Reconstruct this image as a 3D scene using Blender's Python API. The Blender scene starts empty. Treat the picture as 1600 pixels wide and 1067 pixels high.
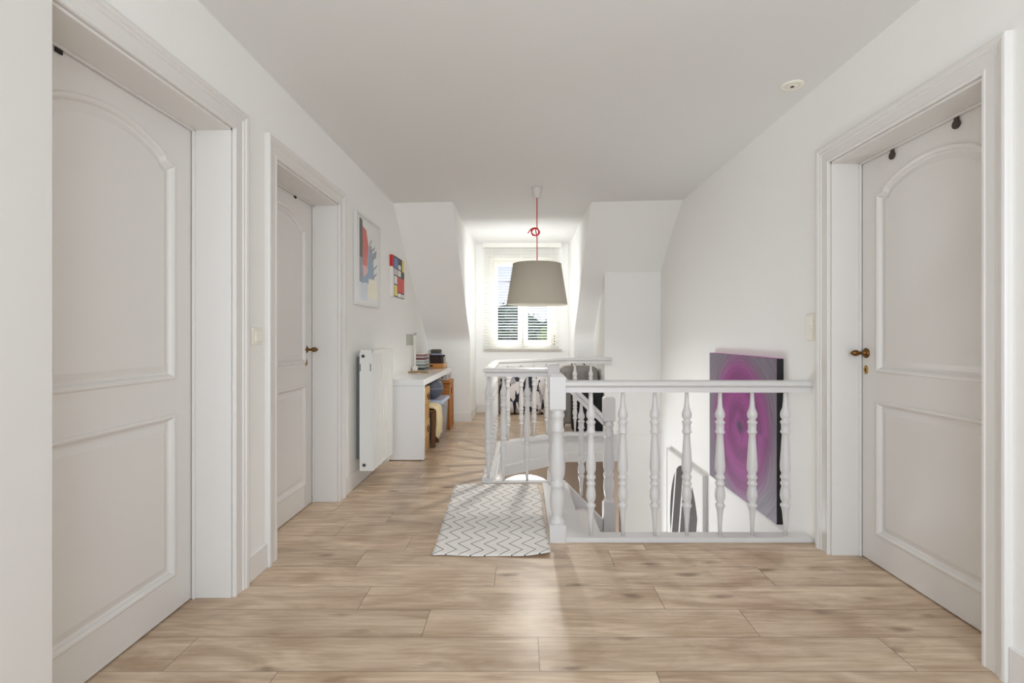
import bpy, bmesh, math, random
from mathutils import Vector
random.seed(7)
PI = math.pi
scene = bpy.context.scene
COL = scene.collection

# ---------------------------------------------------------------- camera
F = 780.0; VX, VY = 815.0, 525.0; CZ = 1.14
cd = bpy.data.cameras.new('camera'); cam = bpy.data.objects.new('camera', cd); COL.objects.link(cam)
cam.location = (0, 0, CZ); cam.rotation_euler = (PI/2, 0, 0)
cd.sensor_width = 36; cd.lens = F/1600*36
cd.shift_x = (800-VX)/1600; cd.shift_y = (VY-533.5)/1600
cd.clip_start = 0.02; cd.clip_end = 200
scene.camera = cam
# ---------------------------------------------------------------- world
w = bpy.data.worlds.new('world'); scene.world = w; w.use_nodes = True
nt = w.node_tree; bg = nt.nodes['Background']
tc = nt.nodes.new('ShaderNodeTexCoord'); sx = nt.nodes.new('ShaderNodeSeparateXYZ'); rp = nt.nodes.new('ShaderNodeValToRGB')
nt.links.new(tc.outputs['Generated'], sx.inputs[0]); nt.links.new(sx.outputs['Z'], rp.inputs[0])
rp.color_ramp.elements[0].position = 0.0; rp.color_ramp.elements[0].color = (.93, .96, 1, 1)
rp.color_ramp.elements[1].position = 0.5; rp.color_ramp.elements[1].color = (.45, .65, 1, 1)
nt.links.new(rp.outputs[0], bg.inputs['Color']); bg.inputs['Strength'].default_value = 0.58
# ---------------------------------------------------------------- lights
def area(name, loc, target, sx_, sy_, power, color=(1, 1, 1), spread=PI):
    l = bpy.data.lights.new(name, 'AREA'); l.shape = 'RECTANGLE'; l.size = sx_; l.size_y = sy_
    l.energy = power; l.color = color; l.spread = spread
    o = bpy.data.objects.new(name, l); COL.objects.link(o); o.location = loc
    o.rotation_euler = (Vector(target)-Vector(loc)).to_track_quat('-Z', 'Y').to_euler()
    return o
area('rear_fill', (0.15, -2.42, 1.35), (0.15, 4, 1.4), 2.6, 2.2, 47, (0.82, 0.91, 1))  # added fill lamp behind the camera, lights the hall from the rear
area('skylight_over_dormer', (0.0, 9.0, 3.9), (0.0, 6.6, 1.0), 3.0, 2.2, 500, (0.9, 0.95, 1))
area('low_outdoor_fill', (0.0, 9.6, -0.8), (0.0, 6.6, 2.5), 3.0, 2.0, 120, (0.9, 0.95, 1))  # added lamp below the window view, brightens the dormer ceiling from outside
area('ceiling_fill', (0.2, -0.5, 1.0), (0.2, 1.6, 2.6), 1.2, 1.0, 6, (0.86, 0.93, 1))  # added fill aimed up to lift the near ceiling
area('dormer_fill', (0.0, 6.0, 1.5), (0.0, 7.3, 2.0), 0.6, 0.6, 6.5, (0.93, 0.97, 1))  # added one-sided fill facing the window wall, unseen from the camera side
area('daylight_lower_hall', (-0.8, 6.0, -1.7), (1.5, 3.3, .4), 1.6, 1.2, 44, (0.9, 0.95, 1))
# ---------------------------------------------------------------- colour management
scene.view_settings.view_transform = 'Standard'; scene.view_settings.look = 'None'
scene.view_settings.gamma = 1; scene.view_settings.use_curve_mapping = False
scene.view_settings.exposure = 0.75
scene.cycles.max_bounces = 10; scene.cycles.diffuse_bounces = 8; scene.cycles.sample_clamp_indirect = 6

# ================================================================ helpers
def s2l(c):
    out = []
    for v in c[:3]:
        v = v/255.0
        out.append(v/12.92 if v <= .04045 else ((v+.055)/1.055)**2.4)
    return tuple(out)+(1,)
class NT:
    def __init__(s, m): s.t = m.node_tree
    def n(s, kind, **kw):
        nd = s.t.nodes.new(kind)
        for k, v in kw.items(): setattr(nd, k, v)
        return nd
    def l(s, a, b): s.t.links.new(a, b)
    def math(s, op, a, b=None, c=None):
        nd = s.n('ShaderNodeMath', operation=op)
        for i, v in enumerate((a, b, c)):
            if v is None: continue
            if isinstance(v, (int, float)): nd.inputs[i].default_value = v
            else: s.l(v, nd.inputs[i])
        return nd.outputs[0]
    def mix(s, fac, a, b, mode='MIX'):
        nd = s.n('ShaderNodeMix', data_type='RGBA', blend_type=mode)
        for i, v in ((0, fac), (6, a), (7, b)):
            if isinstance(v, (int, float)): nd.inputs[i].default_value = v
            elif isinstance(v, tuple): nd.inputs[i].default_value = v
            else: s.l(v, nd.inputs[i])
        return nd.outputs[2]
    def noise(s, vec, scale, detail=3, rough=.5, dist=0):
        nd = s.n('ShaderNodeTexNoise'); nd.inputs['Scale'].default_value = scale; nd.inputs['Detail'].default_value = detail
        nd.inputs['Roughness'].default_value = rough; nd.inputs['Distortion'].default_value = dist
        s.l(vec, nd.inputs['Vector']); return nd
    def bump(s, h, dist=.002, strength=.5):
        nd = s.n('ShaderNodeBump'); nd.inputs['Distance'].default_value = dist; nd.inputs['Strength'].default_value = strength
        s.l(h, nd.inputs['Height']); s.l(nd.outputs[0], s.t.nodes['Principled BSDF'].inputs['Normal'])
def mat(name, rgb, rough=.5, metal=0, bump=0, bscale=60, coat=0, var=0):
    m = bpy.data.materials.new(name); m.use_nodes = True
    p = m.node_tree.nodes['Principled BSDF']
    p.inputs['Base Color'].default_value = s2l(rgb); p.inputs['Roughness'].default_value = rough
    p.inputs['Metallic'].default_value = metal; p.inputs['Coat Weight'].default_value = coat
    k = NT(m); tc = k.n('ShaderNodeTexCoord')
    if bump or var:
        nz = k.noise(tc.outputs['Object'], bscale, 3)
        if bump: k.bump(nz.outputs['Fac'], bump, .6)
        if var:
            nz2 = k.noise(tc.outputs['Object'], 3.1, 4)
            c = s2l(rgb); lo = tuple(x*(1-var) for x in c[:3])+(1,)
            k.l(k.mix(nz2.outputs['Fac'], lo, c), p.inputs['Base Color'])
    return m
def P(m): return m.node_tree.nodes['Principled BSDF']

M = {}
M['wall'] = mat('wall_paint', (243, 242, 239), .85, bump=.0012, bscale=35)
M['ceil'] = mat('ceiling_paint', (228, 227, 225), .9, bump=.001, bscale=30)
M['gloss'] = mat('white_gloss_paint', (217, 215, 213), .32, bump=.0003, bscale=90)
M['skirt'] = mat('skirting_paint', (232, 230, 227), .4)
M['door'] = mat('white_satin_door_paint', (226, 223, 219), .38, bump=.0003, bscale=80)
M['gap'] = mat('dark_gap', (40, 34, 30), .9)
M['taupe'] = mat('taupe_wall_paint', (138, 122, 106), .85, bump=.001, bscale=35)
M['tile'] = mat('lower_hall_floor', (150, 128, 104), .6, var=.2)
M['brass'] = mat('aged_brass', (128, 92, 50), .32, .9, var=.35)
M['brass2'] = mat('bright_brass', (176, 140, 70), .3, .9)
M['plastic'] = mat('white_switch_plastic', (240, 236, 224), .3)
M['rad'] = mat('radiator_enamel', (228, 228, 224), .28)
M['radd'] = mat('radiator_shadow_grille', (110, 110, 110), .6)
M['black'] = mat('black_fabric', (12, 12, 13), .8, bump=.001, bscale=200)
M['blackp'] = mat('black_edge_paint', (14, 12, 14), .6)
M['desk'] = mat('desk_white_lacquer', (238, 238, 238), .15)
M['shade'] = mat('lampshade_fabric', (196, 189, 172), .9, bump=.0004, bscale=350)
P(M['shade']).inputs['Subsurface Weight'].default_value = 0
M['shadein'] = mat('lampshade_lining', (240, 236, 222), .8)
M['red'] = mat('red_textile_cord', (214, 40, 40), .7)
M['rose'] = mat('ceiling_rose_plastic', (214, 211, 204), .5)
M['steel'] = mat('steel', (160, 160, 160), .3, .9)
M['blind'] = mat('cream_blind_slats', (250, 248, 243), .5)
def add_translucent(m, f):
    t = m.node_tree; p = P(m); tr = t.nodes.new('ShaderNodeBsdfTranslucent'); tr.inputs[0].default_value = p.inputs['Base Color'].default_value
    mx = t.nodes.new('ShaderNodeMixShader'); mx.inputs[0].default_value = f
    t.links.new(p.outputs[0], mx.inputs[1]); t.links.new(tr.outputs[0], mx.inputs[2]); t.links.new(mx.outputs[0], t.nodes['Material Output'].inputs[0])
add_translucent(M['blind'], .3)
M['pvc'] = mat('window_frame_pvc', (244, 241, 234), .35)
M['sill'] = mat('window_sill_stone', (205, 196, 184), .4)
M['lampglow'] = mat('opal_glass', (250, 248, 242), .3)
P(M['lampglow']).inputs['Emission Color'].default_value = (1, .97, .92, 1); P(M['lampglow']).inputs['Emission Strength'].default_value = 1.6
M['cardb'] = mat('woodgrain_carton', (206, 165, 108), .7, var=.25)
M['cardl'] = mat('carton_lid', (192, 148, 92), .7, var=.25)
M['wood'] = mat('orange_wood', (206, 140, 66), .5, var=.3)
M['woodd'] = mat('brown_wood', (112, 76, 40), .6, var=.3)
M['woodl'] = mat('pale_wood', (222, 190, 150), .5, var=.2)
M['fur'] = mat('cream_sheepskin', (233, 214, 172), .95, bump=.01, bscale=70, var=.2)
M['bin'] = mat('clear_plastic_bin', (222, 228, 238), .15)
P(M['bin']).inputs['Transmission Weight'].default_value = .25; P(M['bin']).inputs['Alpha'].default_value = .55
M['binlid'] = mat('bluish_plastic_lid', (196, 208, 230), .25)
M['binin'] = mat('dark_clothes', (96, 94, 112), .9, bump=.004, bscale=14, var=.35)
M['ball'] = mat('slate_rubber', (82, 88, 102), .45)
M['ballb'] = mat('slate_rubber_band', (122, 128, 142), .45)
M['grey'] = mat('grey_carton', (186, 176, 172), .6)
M['silver'] = mat('silver_grey_shell', (150, 143, 136), .35, .35, bump=.0008, bscale=120, var=.15)
M['silverl'] = mat('pale_trim', (222, 214, 200), .4)
M['taupef'] = mat('taupe_shell', (140, 124, 116), .5, .2)
M['hook'] = mat('dark_hook_metal', (84, 76, 70), .45, .6)
M['plate'] = mat('grey_green_plate', (184, 186, 172), .5)
M['purpt'] = mat('pink_canvas_edge', (206, 120, 190), .7)
M['cable'] = mat('overhead_cable_rubber', (60, 64, 70), .7)

def m_floor():
    m = mat('oak_laminate', (196, 166, 134), .36); k = NT(m); p = P(m)
    tc = k.n('ShaderNodeTexCoord'); g = tc.outputs['Object']
    sp = k.n('ShaderNodeSeparateXYZ'); k.l(g, sp.inputs[0]); X, Y = sp.outputs[0], sp.outputs[1]
    PW, PL = .1927, 1.285
    ry = k.math('DIVIDE', k.math('SUBTRACT', Y, 1.697-10*PW), PW)     # row index + 10
    row = k.math('FLOOR', ry); fy = k.math('FRACT', ry)
    # joint offset of each row, repeating after eight rows
    rm = k.math('DIVIDE', k.math('ADD', k.math('MODULO', k.math('ADD', row, 60), 8), .5), 8)
    ramp = k.n('ShaderNodeValToRGB'); cr = ramp.color_ramp; cr.interpolation = 'CONSTANT'
    xs = {0: .062, 1: -.38, 2: .60, 3: -.125, 4: .46, 5: -.62, 6: .22, 7: .457}
    offs = [0]*8
    for r, xx in xs.items():
        offs[(r+10+60) % 8] = ((xx+12.85) % PL)/PL
    while len(cr.elements) < 8: cr.elements.new(.5)
    for i in range(8):
        cr.elements[i].position = i/8.0
    for i in range(8):
        v = offs[i]; cr.elements[i].color = (v, v, v, 1)
    k.l(rm, ramp.inputs[0])
    cx = k.math('SUBTRACT', k.math('DIVIDE', k.math('ADD', X, 12.85), PL), ramp.outputs[0])
    col = k.math('FLOOR', cx); fx = k.math('FRACT', cx)
    cmb = k.n('ShaderNodeCombineXYZ'); k.l(col, cmb.inputs[0]); k.l(row, cmb.inputs[1])
    wn = k.n('ShaderNodeTexWhiteNoise', noise_dimensions='2D'); k.l(cmb.outputs[0], wn.inputs['Vector'])
    rnd = wn.outputs['Value']
    off = k.n('ShaderNodeCombineXYZ'); k.l(k.math('MULTIPLY', rnd, 37), off.inputs[0]); k.l(k.math('MULTIPLY', rnd, 91), off.inputs[1])
    va = k.n('ShaderNodeVectorMath', operation='ADD'); k.l(g, va.inputs[0]); k.l(off.outputs[0], va.inputs[1])
    def stretched(a, b):
        v = k.n('ShaderNodeVectorMath', operation='MULTIPLY'); k.l(va.outputs[0], v.inputs[0]); v.inputs[1].default_value = (a, b, 1); return v.outputs[0]
    n1 = k.noise(stretched(1.6, 22), 2.2, 6, .62, .6)
    n2 = k.noise(stretched(1.0, 3.2), 2.6, 4, .55, .8)
    n3 = k.noise(stretched(3, 120), 2.0, 3, .6, .2)
    gr_ = k.n('ShaderNodeValToRGB'); gr_.color_ramp.elements[0].position = .22; gr_.color_ramp.elements[1].position = .76; k.l(n1.outputs['Fac'], gr_.inputs[0])
    c = k.mix(gr_.outputs[0], s2l((192, 166, 138)), s2l((250, 234, 212)))
    c = k.mix(k.math('MULTIPLY', n3.outputs['Fac'], .35), c, s2l((212, 190, 164)))
    pt = k.n('ShaderNodeValToRGB'); pt.color_ramp.elements[0].position = .36; pt.color_ramp.elements[1].position = .62
    pt.color_ramp.elements[0].color = s2l((196, 174, 152)); pt.color_ramp.elements[1].color = s2l((252, 246, 238))
    k.l(n2.outputs['Fac'], pt.inputs[0]); c = k.mix(.7, c, pt.outputs[0], 'MULTIPLY')
    # knots
    vo = k.n('ShaderNodeTexVoronoi'); vo.inputs['Scale'].default_value = 1.0; k.l(stretched(2.6, 6.5), vo.inputs['Vector'])
    kn = k.n('ShaderNodeValToRGB'); kn.color_ramp.elements[0].position = .02; kn.color_ramp.elements[1].position = .17
    kn.color_ramp.elements[0].color = (1, 1, 1, 1); kn.color_ramp.elements[1].color = (0, 0, 0, 1)
    nk = k.noise(stretched(3, 7), 3.5, 3)
    k.l(k.math('ADD', vo.outputs['Distance'], k.math('MULTIPLY', k.math('SUBTRACT', nk.outputs['Fac'], .5), .25)), kn.inputs[0])
    c = k.mix(k.math('MULTIPLY', kn.outputs[0], .75), c, s2l((112, 84, 60)))
    tone = k.math('ADD', k.math('MULTIPLY', rnd, .16), .84)
    tn = k.n('ShaderNodeCombineColor'); [k.l(tone, tn.inputs[i]) for i in range(3)]
    c = k.mix(1.0, c, tn.outputs[0], 'MULTIPLY')
    gy = k.math('MINIMUM', fy, k.math('SUBTRACT', 1, fy)); gx = k.math('MINIMUM', fx, k.math('SUBTRACT', 1, fx))
    seam = k.math('MAXIMUM', k.math('LESS_THAN', gy, .009), k.math('LESS_THAN', gx, .0014))
    c = k.mix(k.math('MULTIPLY', seam, .6), c, s2l((96, 74, 56)))
    k.l(c, p.inputs['Base Color'])
    k.l(k.math('ADD', k.math('MULTIPLY', n1.outputs['Fac'], .12), .27), p.inputs['Roughness'])
    k.bump(k.math('SUBTRACT', k.math('MULTIPLY', n3.outputs['Fac'], .25), seam), .0008, .5)
    return m
M['floor'] = m_floor()

def m_rug():
    m = mat('zigzag_cotton', (232, 228, 222), .95); k = NT(m); p = P(m)
    tc = k.n('ShaderNodeTexCoord'); sp = k.n('ShaderNodeSeparateXYZ'); k.l(tc.outputs['Object'], sp.inputs[0])
    nz = k.noise(tc.outputs['Object'], 2.2, 2)
    X = k.math('ADD', sp.outputs[0], k.math('MULTIPLY', nz.outputs['Fac'], .02)); Y = sp.outputs[1]
    tri = k.math('MULTIPLY', k.math('ABSOLUTE', k.math('SUBTRACT', k.math('FRACT', k.math('DIVIDE', k.math('ADD', Y, 10), .158)), .5)), .142)
    u = k.math('FRACT', k.math('DIVIDE', k.math('ADD', k.math('SUBTRACT', X, tri), 10), .0695))
    line = k.math('LESS_THAN', u, .115)
    dash = k.math('GREATER_THAN', k.math('FRACT', k.math('DIVIDE', k.math('ADD', Y, 10), .0095)), .22)
    f = k.math('MULTIPLY', line, dash)
    n2 = k.noise(tc.outputs['Object'], 160, 2)
    base = k.mix(n2.outputs['Fac'], s2l((232, 228, 221)), s2l((252, 250, 246)))
    k.l(k.mix(f, base, s2l((62, 58, 64))), p.inputs['Base Color'])
    wv = k.n('ShaderNodeTexWave'); wv.inputs['Scale'].default_value = 60; k.l(tc.outputs['Object'], wv.inputs['Vector'])
    k.bump(wv.outputs['Fac'], .0015, .5); return m
M['rug'] = m_rug()

def m_wicker():
    m = mat('orange_wicker', (200, 124, 52), .55); k = NT(m); p = P(m)
    tc = k.n('ShaderNodeTexCoord'); br = k.n('ShaderNodeTexBrick')
    mp = k.n('ShaderNodeMapping'); mp.inputs['Rotation'].default_value = (PI/2, 0, PI/2)
    k.l(tc.outputs['Object'], mp.inputs[0]); 
    sp = k.n('ShaderNodeSeparateXYZ'); k.l(tc.outputs['Object'], sp.inputs[0])
    cb = k.n('ShaderNodeCombineXYZ'); k.l(k.math('ADD', sp.outputs[0], sp.outputs[1]), cb.inputs[0]); k.l(sp.outputs[2], cb.inputs[1])
    k.l(cb.outputs[0], br.inputs['Vector'])
    br.inputs['Scale'].default_value = 1; br.inputs['Brick Width'].default_value = .036; br.inputs['Row Height'].default_value = .013
    br.inputs['Mortar Size'].default_value = .0022; br.inputs['Mortar Smooth'].default_value = .8
    br.inputs['Color1'].default_value = s2l((214, 142, 70)); br.inputs['Color2'].default_value = s2l((188, 108, 44)); br.inputs['Mortar'].default_value = s2l((96, 50, 20))
    k.l(br.outputs['Color'], p.inputs['Base Color'])
    k.bump(k.math('SUBTRACT', 1, br.outputs['Fac']), .004, .8); return m
M['wicker'] = m_wicker()

def m_swirl():
    m = mat('purple_swirl_paint', (180, 80, 170), .5); k = NT(m); p = P(m)
    tc = k.n('ShaderNodeTexCoord'); sp = k.n('ShaderNodeSeparateXYZ'); k.l(tc.outputs['Object'], sp.inputs[0])
    nz = k.noise(tc.outputs['Object'], 2.4, 4, .6)
    Yc = k.math('ADD', sp.outputs[1], .02); Zc = sp.outputs[2]
    Yd = k.math('ADD', Yc, k.math('MULTIPLY', k.math('SUBTRACT', nz.outputs['Fac'], .5), .12))
    r = k.math('SQRT', k.math('ADD', k.math('POWER', k.math('MULTIPLY', Yd, 1.08), 2), k.math('POWER', Zc, 2)))
    ang = k.math('ARCTAN2', Zc, Yc)
    sw = k.math('ADD', k.math('MULTIPLY', r, 13), k.math('MULTIPLY', ang, .32))
    # brush streaks in polar space
    cb = k.n('ShaderNodeCombineXYZ'); k.l(k.math('MULTIPLY', r, 46), cb.inputs[0]); k.l(k.math('MULTIPLY', k.math('COSINE', ang), 1.3), cb.inputs[1]); k.l(k.math('MULTIPLY', k.math('SINE', ang), 1.3), cb.inputs[2])
    n2 = k.noise(cb.outputs[0], 1.0, 5, .65, .5)
    wv = k.math('MULTIPLY', k.math('ADD', k.math('SINE', k.math('MULTIPLY', sw, 2.2)), 1), .5)
    a = k.mix(n2.outputs['Fac'], s2l((66, 30, 74)), s2l((158, 54, 134)))
    b = k.mix(n2.outputs['Fac'], s2l((110, 34, 98)), s2l((176, 78, 158)))
    inner = k.mix(wv, a, b)
    outer = k.mix(n2.outputs['Fac'], s2l((66, 57, 70)), s2l((154, 140, 156)))
    e = k.n('ShaderNodeValToRGB'); e.color_ramp.elements[0].position = .43; e.color_ramp.elements[1].position = .56; k.l(k.math('ADD', r, k.math('MULTIPLY', k.math('SUBTRACT', n2.outputs['Fac'], .5), .1)), e.inputs[0])
    c = k.mix(e.outputs[0], inner, outer)
    e2 = k.n('ShaderNodeValToRGB'); e2.color_ramp.elements[0].position = .015; e2.color_ramp.elements[1].position = .065; e2.color_ramp.elements[0].color = (1, 1, 1, 1); e2.color_ramp.elements[1].color = (0, 0, 0, 1); k.l(r, e2.inputs[0])
    c = k.mix(e2.outputs[0], c, s2l((70, 52, 82)))
    k.l(c, p.inputs['Base Color']); k.bump(n2.outputs['Fac'], .001, .4); return m
M['swirl'] = m_swirl()

def m_oval():
    m = mat('black_striped_oval_print', (240, 238, 234), .5); k = NT(m); p = P(m)
    tc = k.n('ShaderNodeTexCoord'); sp = k.n('ShaderNodeSeparateXYZ'); k.l(tc.outputs['Object'], sp.inputs[0])
    Y, Z = sp.outputs[1], sp.outputs[2]
    yy = k.math('ADD', Y, 0.0)
    r = k.math('ADD', k.math('POWER', k.math('DIVIDE', yy, .43), 2), k.math('POWER', k.math('DIVIDE', k.math('ADD', Z, .22), .62), 2))
    inside = k.math('LESS_THAN', r, 1)
    st = k.math('FRACT', k.math('DIVIDE', k.math('ADD', k.math('ADD', yy, k.math('MULTIPLY', Z, .22)), 10.06), .235))
    f = k.math('MULTIPLY', inside, k.math('GREATER_THAN', st, .16))
    k.l(k.mix(f, s2l((238, 235, 231)), s2l((58, 54, 52))), p.inputs['Base Color']); return m
M['oval'] = m_oval()

def m_floral():
    m = mat('black_white_leaf_textile', (230, 226, 224), .9); k = NT(m); p = P(m)
    tc = k.n('ShaderNodeTexCoord'); vo = k.n('ShaderNodeTexVoronoi'); vo.inputs['Scale'].default_value = 12; vo.inputs['Randomness'].default_value = 1
    mp = k.n('ShaderNodeMapping'); mp.inputs['Scale'].default_value = (1.2, .6, .7); mp.inputs['Rotation'].default_value = (0, .6, 0); k.l(tc.outputs['Object'], mp.inputs[0])
    nz = k.noise(mp.outputs[0], 3, 2, .5); va = k.n('ShaderNodeVectorMath', operation='ADD'); k.l(mp.outputs[0], va.inputs[0])
    vs = k.n('ShaderNodeVectorMath', operation='SCALE'); k.l(nz.outputs['Color'], vs.inputs[0]); vs.inputs['Scale'].default_value = .5; k.l(vs.outputs[0], va.inputs[1]); k.l(va.outputs[0], vo.inputs['Vector'])
    sc = k.n('ShaderNodeSeparateColor'); k.l(vo.outputs['Color'], sc.inputs[0])
    f = k.math('GREATER_THAN', sc.outputs[0], .56)
    g = k.math('MULTIPLY', k.math('GREATER_THAN', sc.outputs[1], .75), k.math('SUBTRACT', 1, f))
    c = k.mix(f, s2l((228, 222, 220)), s2l((38, 40, 54))); c = k.mix(g, c, s2l((168, 162, 164)))
    k.l(c, p.inputs['Base Color']); return m
M['floral'] = m_floral()

def m_glass():
    m = mat('window_glass', (255, 255, 255), 0.0); t = m.node_tree; t.nodes.clear()
    o = t.nodes.new('ShaderNodeOutputMaterial'); a = t.nodes.new('ShaderNodeBsdfTransparent'); b = t.nodes.new('ShaderNodeBsdfGlossy'); b.inputs['Roughness'].default_value = 0
    mx = t.nodes.new('ShaderNodeMixShader'); mx.inputs[0].default_value = .006
    t.links.new(a.outputs[0], mx.inputs[1]); t.links.new(b.outputs[0], mx.inputs[2]); t.links.new(mx.outputs[0], o.inputs[0]); return m
M['glass'] = m_glass()

# ---------------------------------------------------------------- mesh builder
WL = {}
class MB:
    def __init__(s): s.v = []; s.f = []; s.mi = []; s.sm = []; s.cur = 0
    def face(s, idx, smooth=False): s.f.append(tuple(idx)); s.mi.append(s.cur); s.sm.append(smooth)
    def box(s, x0, x1, y0, y1, z0, z1):
        x0, x1 = min(x0, x1), max(x0, x1); y0, y1 = min(y0, y1), max(y0, y1); z0, z1 = min(z0, z1), max(z0, z1)
        b = len(s.v); s.v += [(x, y, z) for z in (z0, z1) for y in (y0, y1) for x in (x0, x1)]
        for q in ((0, 2, 3, 1), (4, 5, 7, 6), (0, 1, 5, 4), (2, 6, 7, 3), (0, 4, 6, 2), (1, 3, 7, 5)): s.face([b+i for i in q])
        return s
    def prism(s, pts, a0, a1, axis='z'):
        n = len(pts); b = len(s.v)
        def mk(p, a): return {'z': (p[0], p[1], a), 'x': (a, p[0], p[1]), 'y': (p[0], a, p[1])}[axis]
        s.v += [mk(p, a0) for p in pts]+[mk(p, a1) for p in pts]
        s.face([b+i for i in range(n)][::-1]); s.face([b+n+i for i in range(n)])
        for i in range(n): j = (i+1) % n; s.face([b+i, b+j, b+n+j, b+n+i])
        return s
    def poly(s, pts): b = len(s.v); s.v += pts; s.face([b+i for i in range(len(pts))]); return s
    def lathe(s, prof, c=(0, 0, 0), n=20, axis='z', smooth=True, cap=True):
        b = len(s.v)
        for (r, h) in prof:
            for i in range(n):
                a = 2*PI*i/n; u, v = r*math.cos(a), r*math.sin(a)
                q = {'z': (u, v, h), 'x': (h, u, v), 'y': (u, h, v)}[axis]
                s.v.append((q[0]+c[0], q[1]+c[1], q[2]+c[2]))
        for k in range(len(prof)-1):
            for i in range(n):
                j = (i+1) % n; s.face([b+k*n+i, b+k*n+j, b+(k+1)*n+j, b+(k+1)*n+i], smooth)
        if cap: s.face([b+i for i in range(n)]); s.face([b+(len(prof)-1)*n+i for i in range(n)])
        return s
    def tube(s, pts, r, n=10, closed=False):
        b = len(s.v); pts = [Vector(p) for p in pts]; N = len(pts)
        rr = r if isinstance(r, list) else [r]*N; prev = None
        for k, p in enumerate(pts):
            if closed: t = pts[(k+1) % N]-pts[k-1]
            else: t = pts[min(k+1, N-1)]-pts[max(k-1, 0)]
            t.normalize()
            if prev is None:
                up = Vector((0, 0, 1)) if abs(t.z) < .9 else Vector((1, 0, 0)); u = t.cross(up).normalized()
            else: u = (prev-t*prev.dot(t)).normalized()
            prev = u; v = t.cross(u)
            for i in range(n):
                a = 2*PI*i/n; s.v.append(tuple(p+(u*math.cos(a)+v*math.sin(a))*rr[k]))
        for k in range(N if closed else N-1):
            k2 = (k+1) % N
            for i in range(n): j = (i+1) % n; s.face([b+k*n+i, b+k*n+j, b+k2*n+j, b+k2*n+i], True)
        if not closed: s.face([b+i for i in range(n)]); s.face([b+(N-1)*n+i for i in range(n)])
        return s
    def ball(s, c, r, n=16, m=10, sc=(1, 1, 1)):
        b = len(s.v)
        for k in range(m+1):
            ph = PI*k/m
            for i in range(n):
                a = 2*PI*i/n; s.v.append((c[0]+r*sc[0]*math.sin(ph)*math.cos(a), c[1]+r*sc[1]*math.sin(ph)*math.sin(a), c[2]+r*sc[2]*math.cos(ph)))
        for k in range(m):
            for i in range(n): j = (i+1) % n; s.face([b+k*n+i, b+(k+1)*n+i, b+(k+1)*n+j, b+k*n+j], True)
        return s
    def sweep(s, path, prof, fn, closed=False):
        """profile (offset to the left of the path, height) mitred along a 2D path; fn(u, v, h) -> xyz"""
        n = len(path); b = len(s.v); m = len(prof)
        for k, p in enumerate(path):
            p = Vector(p)
            d1 = d2 = None
            if closed or k > 0: d1 = (p-Vector(path[k-1])).normalized()
            if closed or k < n-1: d2 = (Vector(path[(k+1) % n])-p).normalized()
            if d1 is None: d1 = d2
            if d2 is None: d2 = d1
            n1 = Vector((-d1.y, d1.x)); n2 = Vector((-d2.y, d2.x)); q = (n1+n2)
            q = n1 if q.length < 1e-6 else q.normalized()/max(.4, q.normalized().dot(n1))
            for (o, h) in prof: t = p+q*o; s.v.append(fn(t.x, t.y, h))
        K = n if closed else n-1
        for k in range(K):
            k2 = (k+1) % n
            for i in range(m): j = (i+1) % m; s.face([b+k*m+i, b+k2*m+i, b+k2*m+j, b+k*m+j])
        if not closed: s.face([b+i for i in range(m)]); s.face([b+(n-1)*m+i for i in range(m)])
        return s
    def build(s, name, material, parent=None, bevel=0, seg=2, loc=None, recalc=True):
        me = bpy.data.meshes.new(name)
        xs = list(zip(*s.v))
        if loc is None: c = Vector(((min(xs[0])+max(xs[0]))/2, (min(xs[1])+max(xs[1]))/2, (min(xs[2])+max(xs[2]))/2)); vv = [tuple(Vector(p)-c) for p in s.v]
        else: c = Vector(loc); vv = s.v
        me.from_pydata(vv, [], s.f)
        for m_ in (material if isinstance(material, list) else [material]): me.materials.append(m_)
        for pl, a, b in zip(me.polygons, s.mi, s.sm): pl.material_index = a; pl.use_smooth = b
        if recalc:
            bm = bmesh.new(); bm.from_mesh(me); bmesh.ops.recalc_face_normals(bm, faces=bm.faces); bm.to_mesh(me); bm.free()
        o = bpy.data.objects.new(name, me); COL.objects.link(o); WL[o.name] = c.copy()
        if parent is not None: o.parent = parent; o.location = c-WL[parent.name]
        else: o.location = c
        if bevel:
            bv = o.modifiers.new('bevel', 'BEVEL'); bv.width = bevel; bv.segments = seg; bv.limit_method = 'ANGLE'; bv.angle_limit = .7
            me.polygons.foreach_set('use_smooth', [True]*len(me.polygons))
            bv.harden_normals = True
        return o
def thing(name, label, cat, loc, group=None):
    o = bpy.data.objects.new(name, None); COL.objects.link(o); o.location = loc; o.empty_display_size = .1; WL[o.name] = Vector(loc)
    return tag(o, label, cat, group)
def tag(o, label, cat, group=None):
    o['label'] = label; o['category'] = cat
    if group: o['group'] = group
    return o
def struct(o): o['kind'] = 'structure'; return o
def copy_part(src, parent, loc, scale=None):
    c = src.copy(); COL.objects.link(c); WL[c.name] = Vector(loc); c.parent = parent
    c.location = Vector(loc)-(WL[parent.name] if parent else Vector((0, 0, 0)))
    if scale: c.scale = scale
    return c
def kidlabel(o, text): o['label'] = text; return o

# ================================================================ structure
XL, XR = -1.265, 1.612
CL, CR = 2.452, 2.50
FL = [(-1.9, -1.62), (2.0, -1.62), (2.0, 2.84), (.34, 2.84), (.34, 3.89), (-.22, 3.89), (-.22, 5.16), (.51, 5.775), (1.13, 5.83), (2.0, 5.83), (2.0, 7.6), (-1.9, 7.6)]
struct(MB().prism(FL, -.27, 0, 'z').build('floor', M['floor'], loc=(0, 0, 0)))
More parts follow.
